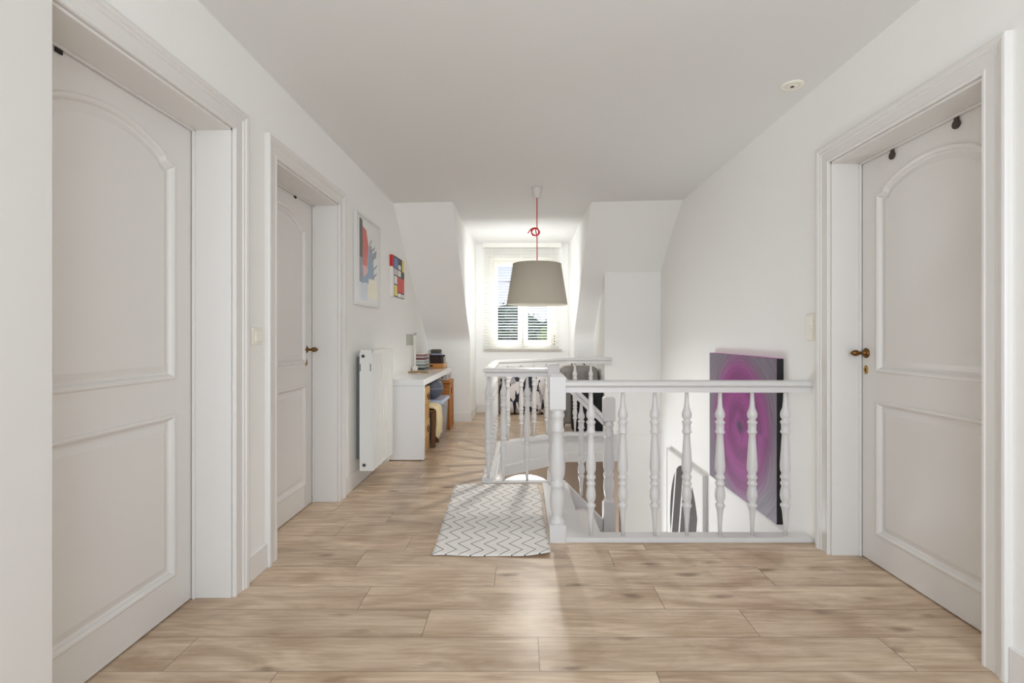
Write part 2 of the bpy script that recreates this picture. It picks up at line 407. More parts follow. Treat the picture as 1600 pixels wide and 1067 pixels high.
# ceiling, slightly higher towards the right
def cz(x): return CL+(CR-CL)*(x-XL)/(XR-XL)
b = MB(); b.v = [(-1.9, -1.62, cz(-1.9)), (2.0, -1.62, cz(2.0)), (2.0, 5.4, cz(2)), (-1.9, 5.4, cz(-1.9)), (2.0, 7.6, 2.525), (-1.9, 7.6, 2.525)]
b.v += [(x, y, 2.75) for (x, y, z) in b.v]
for q in ((0, 1, 2, 3), (3, 2, 4, 5), (6, 7, 8, 9), (9, 8, 10, 11), (0, 1, 7, 6), (5, 4, 10, 11), (0, 3, 9, 6), (3, 5, 11, 9), (1, 2, 8, 7), (2, 4, 10, 8)): b.face(q)
struct(b.build('ceiling', M['ceil']))
HD = 2.047
# left wall with two door recesses
D1 = (1.32, 2.182); D2 = (2.556, 3.438); D3 = (1.736, 2.605)
b = MB()
for (a, c) in ((-1.62, D1[0]), (D1[1], D2[0]), (D2[1], 7.6)): b.box(-1.52, XL, a, c, 0, 2.7)
for d in (D1, D2): b.box(-1.52, XL, d[0], d[1], HD, 2.7)
b.box(-1.66, -1.52, -1.62, 7.6, 0, 2.7)
struct(b.build('wall_left', M['wall']))
b = MB()
for (a, c) in ((-1.62, D3[0]), (D3[1], 7.6)): b.box(XR, 1.85, a, c, 0, 2.7)
b.box(XR, 1.85, D3[0], D3[1], HD, 2.7); b.box(1.85, 2.0, -1.62, 7.6, 0, 2.7); b.box(XR, 2.0, 2.84, 5.8, -2.8, 0)
struct(b.build('wall_right', M['wall']))
# wall behind the camera, with an unseen opening added to let light in
b = MB(); b.box(-1.7, -1.2, -1.75, -1.6, 0, 2.7); b.box(1.5, 2.0, -1.75, -1.6, 0, 2.7); b.box(-1.2, 1.5, -1.75, -1.6, 0, .25); b.box(-1.2, 1.5, -1.75, -1.6, 2.44, 2.7)
struct(b.build('wall_back', M['wall']))
# sloping roof either side of the dormer: slope, low knee wall and dormer cheek in one body
pl_ = [(4.80, 2.56), (4.90, 2.470), (4.98, 2.415), (5.10, 2.31), (5.385, 2.075), (5.9, 1.665), (6.3, 1.345), (6.5, 1.205), (6.60, 1.13), (6.64, 1.06), (6.65, .98), (6.65, 0), (7.46, 0), (7.46, 2.62), (4.80, 2.62)]
pr_ = [(4.88, 2.60), (4.96, 2.515), (5.05, 2.46), (5.18, 2.38), (5.4, 2.215), (5.8, 1.87), (6.3, 1.46), (6.55, 1.255), (6.63, 1.16), (6.65, 1.06), (6.65, 0), (7.46, 0), (7.46, 2.62), (4.88, 2.62)]
def roofbody(name, prof, x0, x1):
    o = MB().prism(prof, x0, x1, 'x').build(name, M['wall'], bevel=.006); return struct(o)
roofbody('wall_dormer_left', pl_, -1.5, -.682)
roofbody('wall_dormer_right', pr_, .70, 1.8)
struct(MB().box(.962, 1.7, 5.79, 6.7, 0, 1.95).build('wall_pier', M['wall'], bevel=.004))
# window wall with opening
WX0, WX1, WZ0, WZ1 = -.487, .516, .945, 2.318; WY = 7.46
b = MB(); b.box(-.9, WX0, WY, WY+.25, 0, 2.62); b.box(WX1, .9, WY, WY+.25, 0, 2.62); b.box(WX0, WX1, WY, WY+.25, 0, WZ0); b.box(WX0, WX1, WY, WY+.25, WZ1, 2.62)
struct(b.build('wall_window', M['wall']))
# lower hall
b = MB(); b.box(-1.9, 2.0, 1.3, 7.6, -2.9, -2.75); struct(b.build('floor_lower', M['tile']))
b = MB(); b.box(-1.9, 1.9, 6.9, 7.1, -2.75, -.27); struct(b.build('wall_lower_far', M['taupe']))
b = MB(); b.box(-1.95, -1.8, 1.3, 7.1, -2.75, -.27); struct(b.build('wall_lower_left', M['taupe']))
b = MB(); b.box(-1.9, 2.0, 1.3, 1.45, -2.75, -.27); struct(b.build('wall_lower_near', M['taupe']))
b = MB(); b.box(1.165, 1.7, 5.792, 6.9, -2.75, 0); struct(b.build('wall_stairwell', M['wall']))
struct(MB().box(1.13, 1.165, 5.792, 6.9, -2.75, -.31).build('trim_hall_corner', M['taupe']))
# lintel beam in lower hall
b = MB(); b.box(-1.8, 1.13, 6.62, 6.9, -.56, -.27); struct(b.build('trim_beam', M['taupe']))
# fascia boards round the stair opening
FP = [(.32, 3.908), (-.215, 3.908), (-.215, 5.155), (.515, 5.768), (1.135, 5.795)]
fz = lambda u, v, h: (u, v, h)
b = MB().sweep(FP, [(0, .0), (-.0, -.31), (.022, -.31), (.024, -.305), (.024, -.20), (.014, -.197), (.014, 0)], lambda u, v, h: (u, v, h))
b = MB().sweep([(p[0], p[1]) for p in FP[::-1]], [(0, .005), (0, -.31), (.024, -.31), (.026, -.30), (.026, -.205), (.014, -.195), (.014, .005)], fz)
struct(b.build('trim_stair_fascia', M['gloss']))
struct(MB().box(.34, XR, 2.84, 2.86, -.31, 0).build('trim_near_fascia', M['gloss']))
# baseboards
BH, BT = .12, .014
def base(name, segs):
    b = MB()
    for s_ in segs: b.box(*s_, 0, BH)
    struct(b.build(name, M['skirt'], bevel=.004))
CW = .097
base('baseboard_left', [(XL, XL+BT, D1[1]+CW+.002, D2[0]-CW+.002), (XL, XL+BT, D2[1]+CW-.005, 6.65), (XL, XL+BT, -1.6, D1[0]-CW)])
base('baseboard_right', [(XR-BT, XR, -1.6, D3[0]-CW)])
base('baseboard_knee', [(XL+BT, -.682+BT, 6.65-BT, 6.65), (-.682, -.682+BT, 6.65, WY-BT), (.70-BT, .70, 6.65, WY-BT), (.70-BT, .962-BT, 6.65-BT, 6.65), (.962-BT, .962, 5.80, 6.65)])
base('baseboard_window', [(-.682, .70, WY-BT, WY)])

# ---------------------------------------------------------------- doors
def panel_ring(bm, loop, prof, fn):
    """loop: list of 2D pts (CCW); returns outer verts; rings inward then fill"""
    n = len(loop); rings = []
    for (o, h) in prof:
        ring = []
        for k in range(n):
            p = Vector(loop[k]); d1 = (p-Vector(loop[k-1])).normalized(); d2 = (Vector(loop[(k+1) % n])-p).normalized()
            n1 = Vector((-d1.y, d1.x)); n2 = Vector((-d2.y, d2.x)); q = (n1+n2).normalized(); q = q/max(.5, q.dot(n1))
            t = p+q*o; ring.append(bm.verts.new(fn(t.x, t.y, h)))
        rings.append(ring)
    for a, b_ in zip(rings[:-1], rings[1:]):
        for k in range(n): j = (k+1) % n; bm.faces.new([a[k], a[j], b_[j], b_[k]])
    f = bm.faces.new(rings[-1]); return rings[0]
def arch_loop(u0, u1, z0, zs, rise):
    """rectangle whose top is a shouldered arch"""
    w_ = u1-u0; sh = .055; pts = [(u0, z0), (u1, z0), (u1, zs), (u1-sh*.5, zs+.002), (u1-sh*.85, zs+.012), (u1-sh, zs+.026)]
    a0, a1 = u1-sh-.008, u0+sh+.008
    for i in range(1, 16):
        t = i/16; u = a0+(a1-a0)*t; pts.append((u, zs+.032+(rise-.032)*math.sin(PI*t)**.8))
    pts += [(u0+sh, zs+.026), (u0+sh*.85, zs+.012), (u0+sh*.5, zs+.002), (u0, zs)]
    return pts
PROF = [(0, 0), (.003, .006), (.008, .008), (.014, .007), (.020, .001), (.025, -.009), (.031, -.012), (.037, -.011), (.060, -.003)]
def make_door(n, plane, side, y0, y1, top=2.028):
    """side = -1: door in the left wall, its face looks to +X; +1 the other way round"""
    s = -side
    fn = lambda u, v, h: (plane+s*h, u, v)
    bm = bmesh.new()
    z0 = .006; st = .10
    up = arch_loop(y0+st, y1-st, .96, 1.845, .10); lo = [(y0+st, .15), (y1-st, .15), (y1-st, .82), (y0+st, .82)]
    A = panel_ring(bm, up, PROF, fn); B = panel_ring(bm, lo, PROF, fn)
    O = [bm.verts.new(fn(u, v, 0)) for (u, v) in ((y0, z0), (y1, z0), (y1, top), (y0, top))]
    edges = []
    for L in (A, B, O):
        for k in range(len(L)):
            e = bm.edges.get((L[k], L[(k+1) % len(L)])) or bm.edges.new((L[k], L[(k+1) % len(L)])); edges.append(e)
    bmesh.ops.triangle_fill(bm, use_beauty=True, edges=edges)
    Bk = [bm.verts.new(fn(u, v, -.04)) for (u, v) in ((y0, z0), (y1, z0), (y1, top), (y0, top))]
    for k in range(4): j = (k+1) % 4; bm.faces.new([O[k], O[j], Bk[j], Bk[k]])
    bm.faces.new(Bk)
    bmesh.ops.recalc_face_normals(bm, faces=bm.faces)
    c = Vector((plane, (y0+y1)/2, 0)); bmesh.ops.translate(bm, verts=bm.verts, vec=-c)
    me = bpy.data.meshes.new('door_%d' % n); bm.to_mesh(me); bm.free(); me.materials.append(M['door'])
    o = bpy.data.objects.new('door_%d' % n, me); COL.objects.link(o); o.location = c; WL[o.name] = c; struct(o)
    return o
def door_trim(door, wallx, s, oy0, oy1, leafplane):
    """s=+1 room lies to +X. casing, jamb lining with a stop, dark gap backing"""
    prof = [(0, -.001), (0, .012), (.004, .016), (.012, .016), (.016, .013), (.056, .013), (.060, .018), (.070, .018), (.074, .023), (.086, .026), (.094, .024), (CW, .018), (CW, -.001)]
    path = [(oy0, 0.0), (oy0, HD), (oy1, HD), (oy1, 0.0)]
    if leafplane == -1.432:
        path = [(oy0-.10, HD), (oy1, HD), (oy1, 0)]; MB().box(wallx, wallx+.026, oy0-.20, oy0, 0, 2.35).build('wide_side_trim', M['door'], door, bevel=.003)
    MB().sweep(path, prof, lambda u, v, h: (wallx+s*h, u, v)).build('door_casing', M['door'], door)
    b = MB(); t = .012; a = wallx; e = leafplane-s*.045
    b.box(a, e, oy0-.0, oy0+t, 0, HD); b.box(a, e, oy1-t, oy1, 0, HD); b.box(a, e, oy0, oy1, HD-t, HD)
    q = leafplane+s*.003; b.box(q, q+s*.012, oy0+t, oy0+t+.009, 0, HD-t); b.box(q, q+s*.012, oy1-t-.009, oy1-t, 0, HD-t); b.box(q, q+s*.012, oy0+t, oy1-t, HD-t-.009, HD-t)
    b.build('door_jamb', M['door'], door, bevel=.002)
    MB().box(leafplane-s*.046, leafplane-s*.05, oy0+.003, oy1-.003, .0, HD-.003).build('rebate_shadow_gap', M['gap'], door)
def handle(door, x, y, z, s, keyhole=True):
    prof = [(.0, 0), (.022, 0), (.024, .003), (.022, .007), (.015, .010), (.010, .016), (.0075, .026), (.007, .034), (.009, .038), (.014, .044), (.0165, .052), (.015, .062), (.010, .072), (.005, .078), (0.001, .080)]
    h = MB().lathe([(r, s*t) for r, t in prof], (x, y, z), 18, 'x', cap=False).build('door_handle', M['brass'], door)
    b = MB().lathe([(r, s*t) for r, t in [(.0, 0), (.026, 0), (.026, .003), (.022, .005), (.0, .005)]], (x, y, z), 20, 'x', cap=False); b.build('rosette', M['brass'], h)
    if keyhole:
        b = MB().lathe([(r, s*t) for r, t in [(.0, 0), (.015, 0), (.016, .003), (.012, .006), (.007, .0045), (.0, .004)]], (0, 0, 0), 18, 'x', cap=False)
        b.v = [(x+p[0], y+p[1]*.85, z-.085+p[2]*1.45) for p in b.v]; e = b.build('keyhole_escutcheon', M['brass2'], door)
        MB().box(x+s*.0046, x+s*.0056, y-.0025, y+.0025, z-.094, z-.078).build('keyhole', M['gap'], e)
d1 = make_door(1, -1.432, -1, D1[0]+.016, D1[1]-.02); door_trim(d1, XL, 1, D1[0], D1[1], -1.432); handle(d1, -1.432, 1.437, 1.042, 1, False)
d2 = make_door(2, -1.436, -1, D2[0]+.016, D2[1]-.02); door_trim(d2, XL, 1, D2[0], D2[1], -1.436); handle(d2, -1.436, 3.325, 1.05, 1)
d3 = make_door(3, 1.765, 1, D3[0]+.016, D3[1]-.02); door_trim(d3, XR, -1, D3[0], D3[1], 1.765); handle(d3, 1.765, 2.556, 1.053, -1)
def hook(x, y, s, label):
    b = MB(); b.box(x, x+s*.003, y-.012, y+.012, 2.0, 2.031); b.lathe([(0.001, 0), (.019, 0), (.019, s*.006), (.001, s*.006)], (x, y, 1.998), 16, 'x')
    tag(b.build('over_door_hook', M['hook'], bevel=.001), label, 'hook')
hook(1.763, 2.372, -1, 'dark half-round hook over the top of the right door, the one farther from the camera')
hook(1.763, 2.022, -1, 'dark half-round hook over the top of the right door, the one nearer the camera')
def clip(y, x, label):
    b = MB(); b.box(x, x+.006, y-.012, y+.012, 2.012, 2.031); tag(b.build('over_door_clip', M['gap'], bevel=.001), label, 'clip')
clip(1.54, -1.431, 'small black clip at the top edge of the nearest left door')
clip(3.16, -1.435, 'small black clip at the top edge of the farther left door, beside the picture wall')

# ---------------------------------------------------------------- window
y0 = WY+.05
def rect_frame(x0, x1, z0, z1, t, ya, yb):
    b = MB(); b.box(x0, x0+t, ya, yb, z0, z1); b.box(x1-t, x1, ya, yb, z0, z1); b.box(x0+t, x1-t, ya, yb, z0, z0+t); b.box(x0+t, x1-t, ya, yb, z1-t, z1); return b
fx0, fx1 = WX0+.0, WX1-.0
wn = struct(rect_frame(fx0, fx1, WZ0, WZ1, .06, y0, y0+.08).build('window_1', M['pvc'], bevel=.004))
sx0, sx1, mid = fx0+.055, fx1-.055, (809.5+824.5)/2
mx = (mid-VX)/F*7.5
for (a, c) in ((sx0, mx-.003), (mx+.003, sx1)):
    sh = rect_frame(a, c, WZ0+.055, WZ1-.055, .072, y0-.012, y0+.05).build('window_sash', M['pvc'], wn, bevel=.006)
    MB().box(a+.07, c-.07, y0+.015, y0+.021, WZ0+.125, WZ1-.125).build('pane', M['glass'], sh)
h_ = MB(); h_.box(mx-.012, mx+.012, y0-.02, y0-.012, 1.40, 1.47); h_.box(mx-.007, mx+.007, y0-.05, y0-.018, 1.445, 1.46); h_.box(mx-.007, mx+.007, y0-.05, y0-.038, 1.36, 1.46)
h_.build('window_handle', M['steel'], wn, bevel=.002)
struct(MB().box(-.56, .60, WY-.06, WY+.05, .925, .945).build('trim_window_sill', M['sill'], bevel=.004))

# ---------------------------------------------------------------- blind
BX0, BX1, BY = -.56, .545, WY-.045
bl = thing('venetian_blind', 'cream venetian blind with wide slats hanging open over the dormer window', 'blind', (0, BY, .95))
MB().box(-.575, .592, BY-.045, BY+.035, 2.452, 2.52).build('headrail', M['pvc'], bl, bevel=.004)
nsl = 36; sl = None
for i in range(nsl):
    z = .995+i*(2.42-.995)/(nsl-1)
    if sl is None:
        b = MB(); t = math.radians(9); hw = .024
        for k in range(5):
            a = -hw+2*hw*k/4; zz = .0022*(1-(k-2)**2/4)
            for x in (BX0, BX1):
                for dz in (0, .0022): b.v.append((x, a*math.cos(t), a*math.sin(t)+zz+dz))
        for k in range(4):
            q = k*4; b.face([q, q+4, q+6, q+2]); b.face([q+1, q+3, q+7, q+5]); b.face([q, q+1, q+5, q+4]); b.face([q+2, q+6, q+7, q+3])
        b.face([0, 2, 3, 1]); b.face([16, 17, 19, 18])
        b.v = [(p[0]-(BX0+BX1)/2, p[1], p[2]) for p in b.v]
        sl = b.build('slat', M['blind'], bl, loc=((BX0+BX1)/2, BY, z))
    else: copy_part(sl, bl, ((BX0+BX1)/2, BY, z))
MB().box(BX0, BX1, BY-.024, BY+.024, .952, .968).build('bottom_rail', M['blind'], bl, bevel=.003)
for x in (-.44, .0, .43): MB().box(x-.006, x+.006, BY-.027, BY-.0262, .96, 2.46).build('ladder_tape', M['blind'], bl)
MB().tube([(.485, BY-.035, 2.46), (.485, BY-.036, 1.1), (.485, BY-.036, 1.02)], .0018, 6).build('pull_cord', M['blind'], bl)
for z in (1.14, 1.10, 1.06, 1.02): MB().ball((.485+random.uniform(-.004, .004), BY-.036, z), .008, 10, 6, (1, 1, 1.3)).build('cord_tassel', M['woodd'], bl)

# ---------------------------------------------------------------- balustrades
def zc(yz): return 1.14-(35+yz/3.335)*.003553
BAL = [(180, 9), (230, 11), (262, 14), (280, 20), (292, 24), (302, 25), (315, 23), (328, 15), (334, 20), (340, 25), (346, 24), (352, 20), (386, 20), (391, 24), (398, 24), (403, 19), (410, 16), (450, 19), (520, 23), (575, 26), (600, 25), (622, 18), (630, 22), (636, 25), (644, 25), (650, 20), (662, 19), (670, 24), (678, 24), (684, 20), (692, 19), (715, 24), (740, 26), (762, 22), (778, 15), (784, 22), (790, 25), (797, 24), (806, 19), (830, 15), (880, 11), (942, 9)]
bal_prof = [(r/925., zc(y)) for y, r in BAL][::-1]
bal_prof[0] = (bal_prof[0][0], .0); bal_prof[-1] = (bal_prof[-1][0], .826)
NEW = [(262, 30), (272, 34), (285, 33), (292, 37), (303, 38), (312, 33), (322, 30), (340, 33), (366, 33), (372, 37), (380, 37), (386, 31), (392, 29), (450, 33), (520, 39), (570, 41), (605, 39), (640, 29), (646, 34), (652, 38), (668, 38), (674, 34), (682, 31), (710, 37), (750, 39), (790, 34), (822, 26), (832, 28), (840, 33), (848, 38), (862, 41), (872, 36)]
new_prof = [(r/925., zc(y)) for y, r in NEW][::-1]
new_prof[0] = (new_prof[0][0], .09); new_prof[-1] = (new_prof[-1][0], .74)
def newel(parent, x, y, dz=0, low=0.0, top=.925, sq=.735, label=None):
    h = .044; b = MB(); b.lathe([(r, z) for r, z in new_prof], (0, 0, 0), 28)
    b.box(-h, h, -h, h, low-dz, .097); b.box(-h, h, -h, h, sq, top-.012)
    q = len(b.v); b.v += [(-h, -h, top-.012), (h, -h, top-.012), (h, h, top-.012), (-h, h, top-.012), (-h+.012, -h+.012, top), (h-.012, -h+.012, top), (h-.012, h-.012, top), (-h+.012, h-.012, top)]
    b.face([q+4, q+5, q+6, q+7])
    for k in range(4): j = (k+1) % 4; b.face([q+k, q+j, q+4+j, q+4+k])
    # chamfered shoulder under the square block
    b.v += [(sx_*h, sy_*h, sq) for sx_, sy_ in ((-1, -1), (1, -1), (1, 1), (-1, 1))]+[(sx_*.03, sy_*.03, sq-.014) for sx_, sy_ in ((-1, -1), (1, -1), (1, 1), (-1, 1))]
    q = len(b.v)-8
    for k in range(4): j = (k+1) % 4; b.face([q+k, q+j, q+4+j, q+4+k])
    o = b.build('newel_post', M['gloss'], parent, loc=(x, y, dz))
    if label: kidlabel(o, label)
    return o
RAIL = [(-.024, -.066), (-.024, -.040), (-.019, -.036), (-.032, -.031), (-.037, -.024), (-.037, -.012), (-.032, -.004), (-.018, 0), (.018, 0), (.032, -.004), (.037, -.012), (.037, -.024), (.032, -.031), (.019, -.036), (.024, -.040), (.024, -.066)]
# front balustrade
fy = 2.795
fb = thing('balustrade', 'white front balustrade with turned balusters and square-topped newel between rug and right door', 'balustrade', (.9, fy, 0))
newel(fb, .2, fy)
MB().sweep([(.244, fy), (XR, fy)], [(o, .892+h) for o, h in RAIL], fz).build('handrail', M['gloss'], fb)
MB().box(.244, XR, fy-.045, fy+.045, 0, .027).build('base_rail', M['gloss'], fb, bevel=.004)
bal = None
for px in (923.3, 973, 1023, 1073, 1125, 1175.3, 1227):
    x = (px-VX)/F*fy
    if bal is None: bal = MB().lathe([(r, z) for r, z in bal_prof], (0, 0, 0), 20).build('baluster', M['gloss'], fb, loc=(x, fy, .0265)); bal.scale = (1, 1, .97)
    else: copy_part(bal, fb, (x, fy, .0265))
# rear balustrade around the opening
ry = 3.88
rb = thing('balustrade', 'white rear balustrade wrapping the far and left sides of the stair opening', 'balustrade', (-.26, ry, 0))
newel(rb, .245, 3.868)
RP = [(.205, ry), (-.262, ry), (-.262, 5.175), (.50, 5.735), (1.03, 5.745)]
MB().sweep(RP, [(o, .892+h) for o, h in RAIL], fz).build('handrail', M['gloss'], rb)
MB().box(.20, -.309, 3.853, 3.905, 0, .018).build('base_rail', M['gloss'], rb, bevel=.003)
MB().sweep([(-.262, 3.88)]+RP[2:], [(-.047, 0), (-.047, .034), (-.042, .038), (.042, .038), (.047, .034), (.047, 0)], fz).build('base_rail', M['gloss'], rb)
def rbal(x, y): c = copy_part(bal, rb, (x, y, .037)); c.scale = (1, 1, .957)
rbal((762.7-VX)/F*ry, ry)
for px in (786.6, 823.7): c = copy_part(bal, rb, ((px-VX)/F*ry, ry, .0175)); c.scale = (1, 1, .98)
for i in range(1, 7): rbal(-.262, ry+i*.185)
for s_ in (.145, .32, .495, .67, .845): rbal(-.262+.806*s_, 5.175+.592*s_)
for px in (898.4, 923): rbal((px-VX)/F*5.74, 5.74)

# ---------------------------------------------------------------- staircase
stc = thing('staircase', 'white winding staircase going down behind the front balustrade', 'staircase', (.9, 3.4, -2.75))
SY0, SY1 = 2.86, 3.845
MB().box(.158, .352, SY0-.015, SY1, .001, .012).build('top_nosing', M['gloss'], stc, bevel=.004)
def tread(poly, z): MB().prism(poly, z-.035, z).build('tread', M['gloss'], stc)
def riser(x0, x1, y0_, y1_, z0, z1): MB().box(x0, x1, y0_, y1_, z0, z1).build('riser', M['gloss'], stc)
R_ = .18
tread([(.33, SY0), (.53, SY0), (.53, SY1), (.33, SY1)], -R_)
tread([(.51, SY0), (.72, SY0), (.72, SY1), (.51, SY1)], -2*R_)
riser(.325, .34, SY0, SY1, -R_-.0, -.0); riser(.51, .525, SY0, SY1, -2*R_, -R_-.035); riser(.70, .715, SY0, SY1, -3*R_, -2*R_-.035)
pv = (.70, 3.84); RX = XR
tread([pv, (.70, SY0), (1.22, SY0)], -3*R_); tread([pv, (1.2, SY0), (RX, SY0), (RX, 3.34)], -4*R_); tread([pv, (RX, 3.32), (RX, 3.86)], -5*R_)
for i in range(8):
    ya = 3.84+i*.235; z = -(6+i)*R_; tread([(.70, ya), (RX, ya), (RX, ya+.255), (.70, ya+.255)], z); riser(.70, RX, ya, ya+.015, z, z+R_-.035)
riser(.70, RX, 3.84+8*.235, 3.855+8*.235, -2.75, -13*R_-.035)
MB().prism([(.293, .02), (.335, .02), (.628, -.275), (.628, -.68), (.30, -.42), (.293, -.3)], 3.845, 3.885, 'y').build('stringer', M['gloss'], stc, bevel=.003)
MB().prism([(3.86, -.45), (3.86, -1.0), (5.8, -2.75), (5.8, -2.2)], .66, .70, 'x').build('stringer', M['gloss'], stc, bevel=.003)
# lower newel, sloping rail and its baluster
newel(stc, .675, 3.868, dz=-.245, low=-1.35, top=.915, sq=.735, label='lower white newel post at the turn of the stair')
def slope_rail(b, a, c, y):
    dx, dz = c[0]-a[0], c[1]-a[1]; L = math.hypot(dx, dz); ux, uz = dx/L, dz/L; q = len(b.v); m = len(RAIL)
    for t in (a, c):
        for (o, h) in RAIL: b.v.append((t[0], y+o, t[1]+h/ux*.95))
    for i in range(m): j = (i+1) % m; b.face([q+i, q+m+i, q+m+j, q+j])
    b.face([q+i for i in range(m)]); b.face([q+m+i for i in range(m)])
b = MB(); slope_rail(b, (.289, .872), (.632, .535), 3.868); b.build('handrail', M['gloss'], stc)
c = copy_part(bal, stc, (.462, 3.868, -.10)); c.scale = (1, 1, .89)

# ================================================================ radiator
rd = thing('radiator', 'white ribbed panel radiator on the left wall between door and desk', 'radiator', (-1.165, 4.02, .13))
ry0, ry1, rz0, rz1 = 3.735, 4.315, .13, 1.035
b = MB(); n = 11
prof = []
for i in range(n):
    a = ry0+.004+(ry1-ry0-.008)*i/n; w_ = (ry1-ry0-.008)/n
    prof += [(a+w_*.5-w_*.5*math.cos(PI*t_/9), -1.140+.028*math.sin(PI*t_/9)**.85) for t_ in range(9)]
pts = [(y, x) for y, x in prof]
q = len(b.v)
z_ = [(rz0+.0, -.0), (rz0+.03, 0), (rz1-.05, 0), (rz1-.02, 0)]
for zi, (z, d) in enumerate(z_):
    for (y, x) in pts:
        xx = -1.112 if zi in (0, 3) else x
        b.v.append((xx, y, z))
m_ = len(pts)
for k in range(3):
    for i in range(m_-1): b.face([q+k*m_+i, q+k*m_+i+1, q+(k+1)*m_+i+1, q+(k+1)*m_+i])
b.build('front_panel', M['rad'], rd)
b = MB(); b.box(-1.212, -1.112, ry0, ry0+.004, rz0, rz1); b.build('side_cover', M['rad'], rd, bevel=.0015)
b = MB(); b.box(-1.212, -1.112, ry1-.004, ry1, rz0, rz1); b.build('side_cover', M['rad'], rd, bevel=.0015)
b = MB(); b.box(-1.214, -1.200, ry0+.004, ry1-.004, rz0+.01, rz1-.02); b.build('rear_panel', M['rad'], rd)
b = MB()
b.box(-1.212, -1.206, ry0, ry1, rz1-.02, rz1+.002); b.box(-1.118, -1.112, ry0, ry1, rz1-.025, rz1+.002)
for i in range(38):
    y = ry0+.008+i*(ry1-ry0-.016)/37; b.box(-1.206, -1.118, y-.0035, y+.0035, rz1-.006, rz1)
b.build('top_grille', M['rad'], rd)
for (x, z, nm) in ((-1.185, rz1-.045, 'vent_plug'), (-1.178, rz0+.045, 'vent_plug')):
    o = MB().lathe([(.001, 0), (.014, 0), (.014, -.006), (.009, -.008), (.009, -.004), (.001, -.004)], (x, ry0, z), 18, 'y').build(nm, M['steel'], rd)
    MB().lathe([(.001, 0), (.006, 0), (.006, -.006), (.001, -.006)], (x, ry0-.003, z), 12, 'y').build('screw', M['gap'], o)
for (x, z) in ((-1.2075, rz1-.13), (-1.131, rz1-.13)): MB().box(x-.0035, x+.0035, ry0-.001, ry0+.001, z-.028, z+.028).build('side_slot', M['radd'], rd)
b = MB(); b.box(-1.264, -1.214, 3.82, 3.85, .2, .98); b.box(-1.264, -1.214, 4.20, 4.23, .2, .98); b.build('wall_bracket', M['radd'], rd)
b = MB(); b.tube([(-1.15, 4.26, .135), (-1.15, 4.26, .08), (-1.17, 4.26, .055), (-1.25, 4.26, .05)], .011, 12); b.tube([(-1.19, 4.26, .135), (-1.19, 4.26, .09), (-1.26, 4.26, .085)], .009, 12); b.box(-1.205, -1.135, 4.24, 4.28, .075, .112)
b.build('valve', M['plastic'], rd, bevel=.002)

# ================================================================ switches
def switch(x, s, y, z, rockers, label):
    h = .082 if rockers == 1 else .152; t = thing('light_switch', label, 'light switch', (x, y, z))
    MB().box(x, x+s*.009, y-.041, y+.041, z-h/2, z+h/2).build('plate', M['plastic'], t, bevel=.003)
    MB().box(x+s*.009, x+s*.012, y-.036, y+.036, z-h/2+.005, z+h/2-.005).build('inner_frame', M['plastic'], t, bevel=.0015)
    for k in range(rockers):
        zc_ = z if rockers == 1 else z+(.035 if k else -.035)
        b = MB(); b.prism([(x+s*.012, zc_-.027), (x+s*.018, zc_-.027), (x+s*.0145, zc_+.027), (x+s*.012, zc_+.027)], y-.026, y+.026, 'y'); b.build('rocker', M['plastic'], t, bevel=.0015)
switch(XL, 1, 2.375, 1.14, 1, 'single white light switch between the two left doors')
switch(XR, -1, 2.775, 1.188, 2, 'double white light switch beside the right door frame')

# ================================================================ ceiling spot
sy = 2.70; sxx = 423/F*sy; t = thing('ceiling_spotlight', 'small round white recessed spotlight in the ceiling near the right wall', 'spotlight', (sxx, sy, cz(sxx)))
zz = cz(sxx)
MB().lathe([(.028, .0), (.060, .0), (.060, -.004), (.056, -.008), (.036, -.010), (.032, -.006), (.028, -.004)], (sxx, sy, zz), 32, cap=False).build('bezel', M['plastic'], t)
MB().lathe([(.001, 0), (.028, 0), (.030, -.010), (.024, -.013), (.010, -.009), (.001, -.009)], (sxx, sy, zz), 28).build('swivel_ring', M['plastic'], t)
MB().lathe([(.001, 0), (.009, 0), (.009, -.003), (.001, -.003)], (sxx, sy, zz-.0085), 16).build('bulb', M['hook'], t)

# ================================================================ pendant lamp
lx, ly = .138, 4.49; zceil = cz(lx)
pd = thing('pendant_lamp', 'greige fabric drum pendant lamp on a knotted red cord', 'lamp', (lx, ly, zceil))
MB().lathe([(.001, 0), (.047, 0), (.047, -.012), (.044, -.03), (.036, -.085), (.030, -.094), (.001, -.094)], (lx, ly, zceil), 28).build('ceiling_rose', M['rose'], pd)
cx_ = lx; pts = [(lx, ly, zceil-.09), (lx, ly, 2.16), (lx+.002, ly, 2.12)]
MB().tube([(lx, ly, zceil-.09), (lx, ly, 2.10)], .0045, 8).build('cord', M['red'], pd)
kz = 2.078; kn = []
for i in range(46):
    a = i/45*2*PI*2.1+.9; r = .036+.006*math.sin(a*1.7); kn.append((lx-.016+r*math.cos(a), ly+.012*math.sin(a*.5+i*.08), kz+r*.85*math.sin(a)))
kn = [(lx, ly, 2.12), (lx-.004, ly, 2.108)]+kn+[(lx-.005, ly+.008, 2.06), (lx, ly, 2.03)]
MB().tube(kn, .005, 8).build('cord_knot', M['red'], pd)
MB().tube([(lx-.03, ly-.01, kz+.03), (lx-.05, ly-.01, kz+.024), (lx-.072, ly-.01, kz-.002), (lx-.082, ly-.01, kz-.016)], .0048, 8).build('cord_tail', M['red'], pd)
MB().tube([(lx, ly, 2.05), (lx+.001, ly, 1.90), (lx+.002, ly, 1.70)], .0045, 8).build('cord', M['red'], pd)
zt, zb, rt, rb_ = 1.785, 1.425, .217, .274
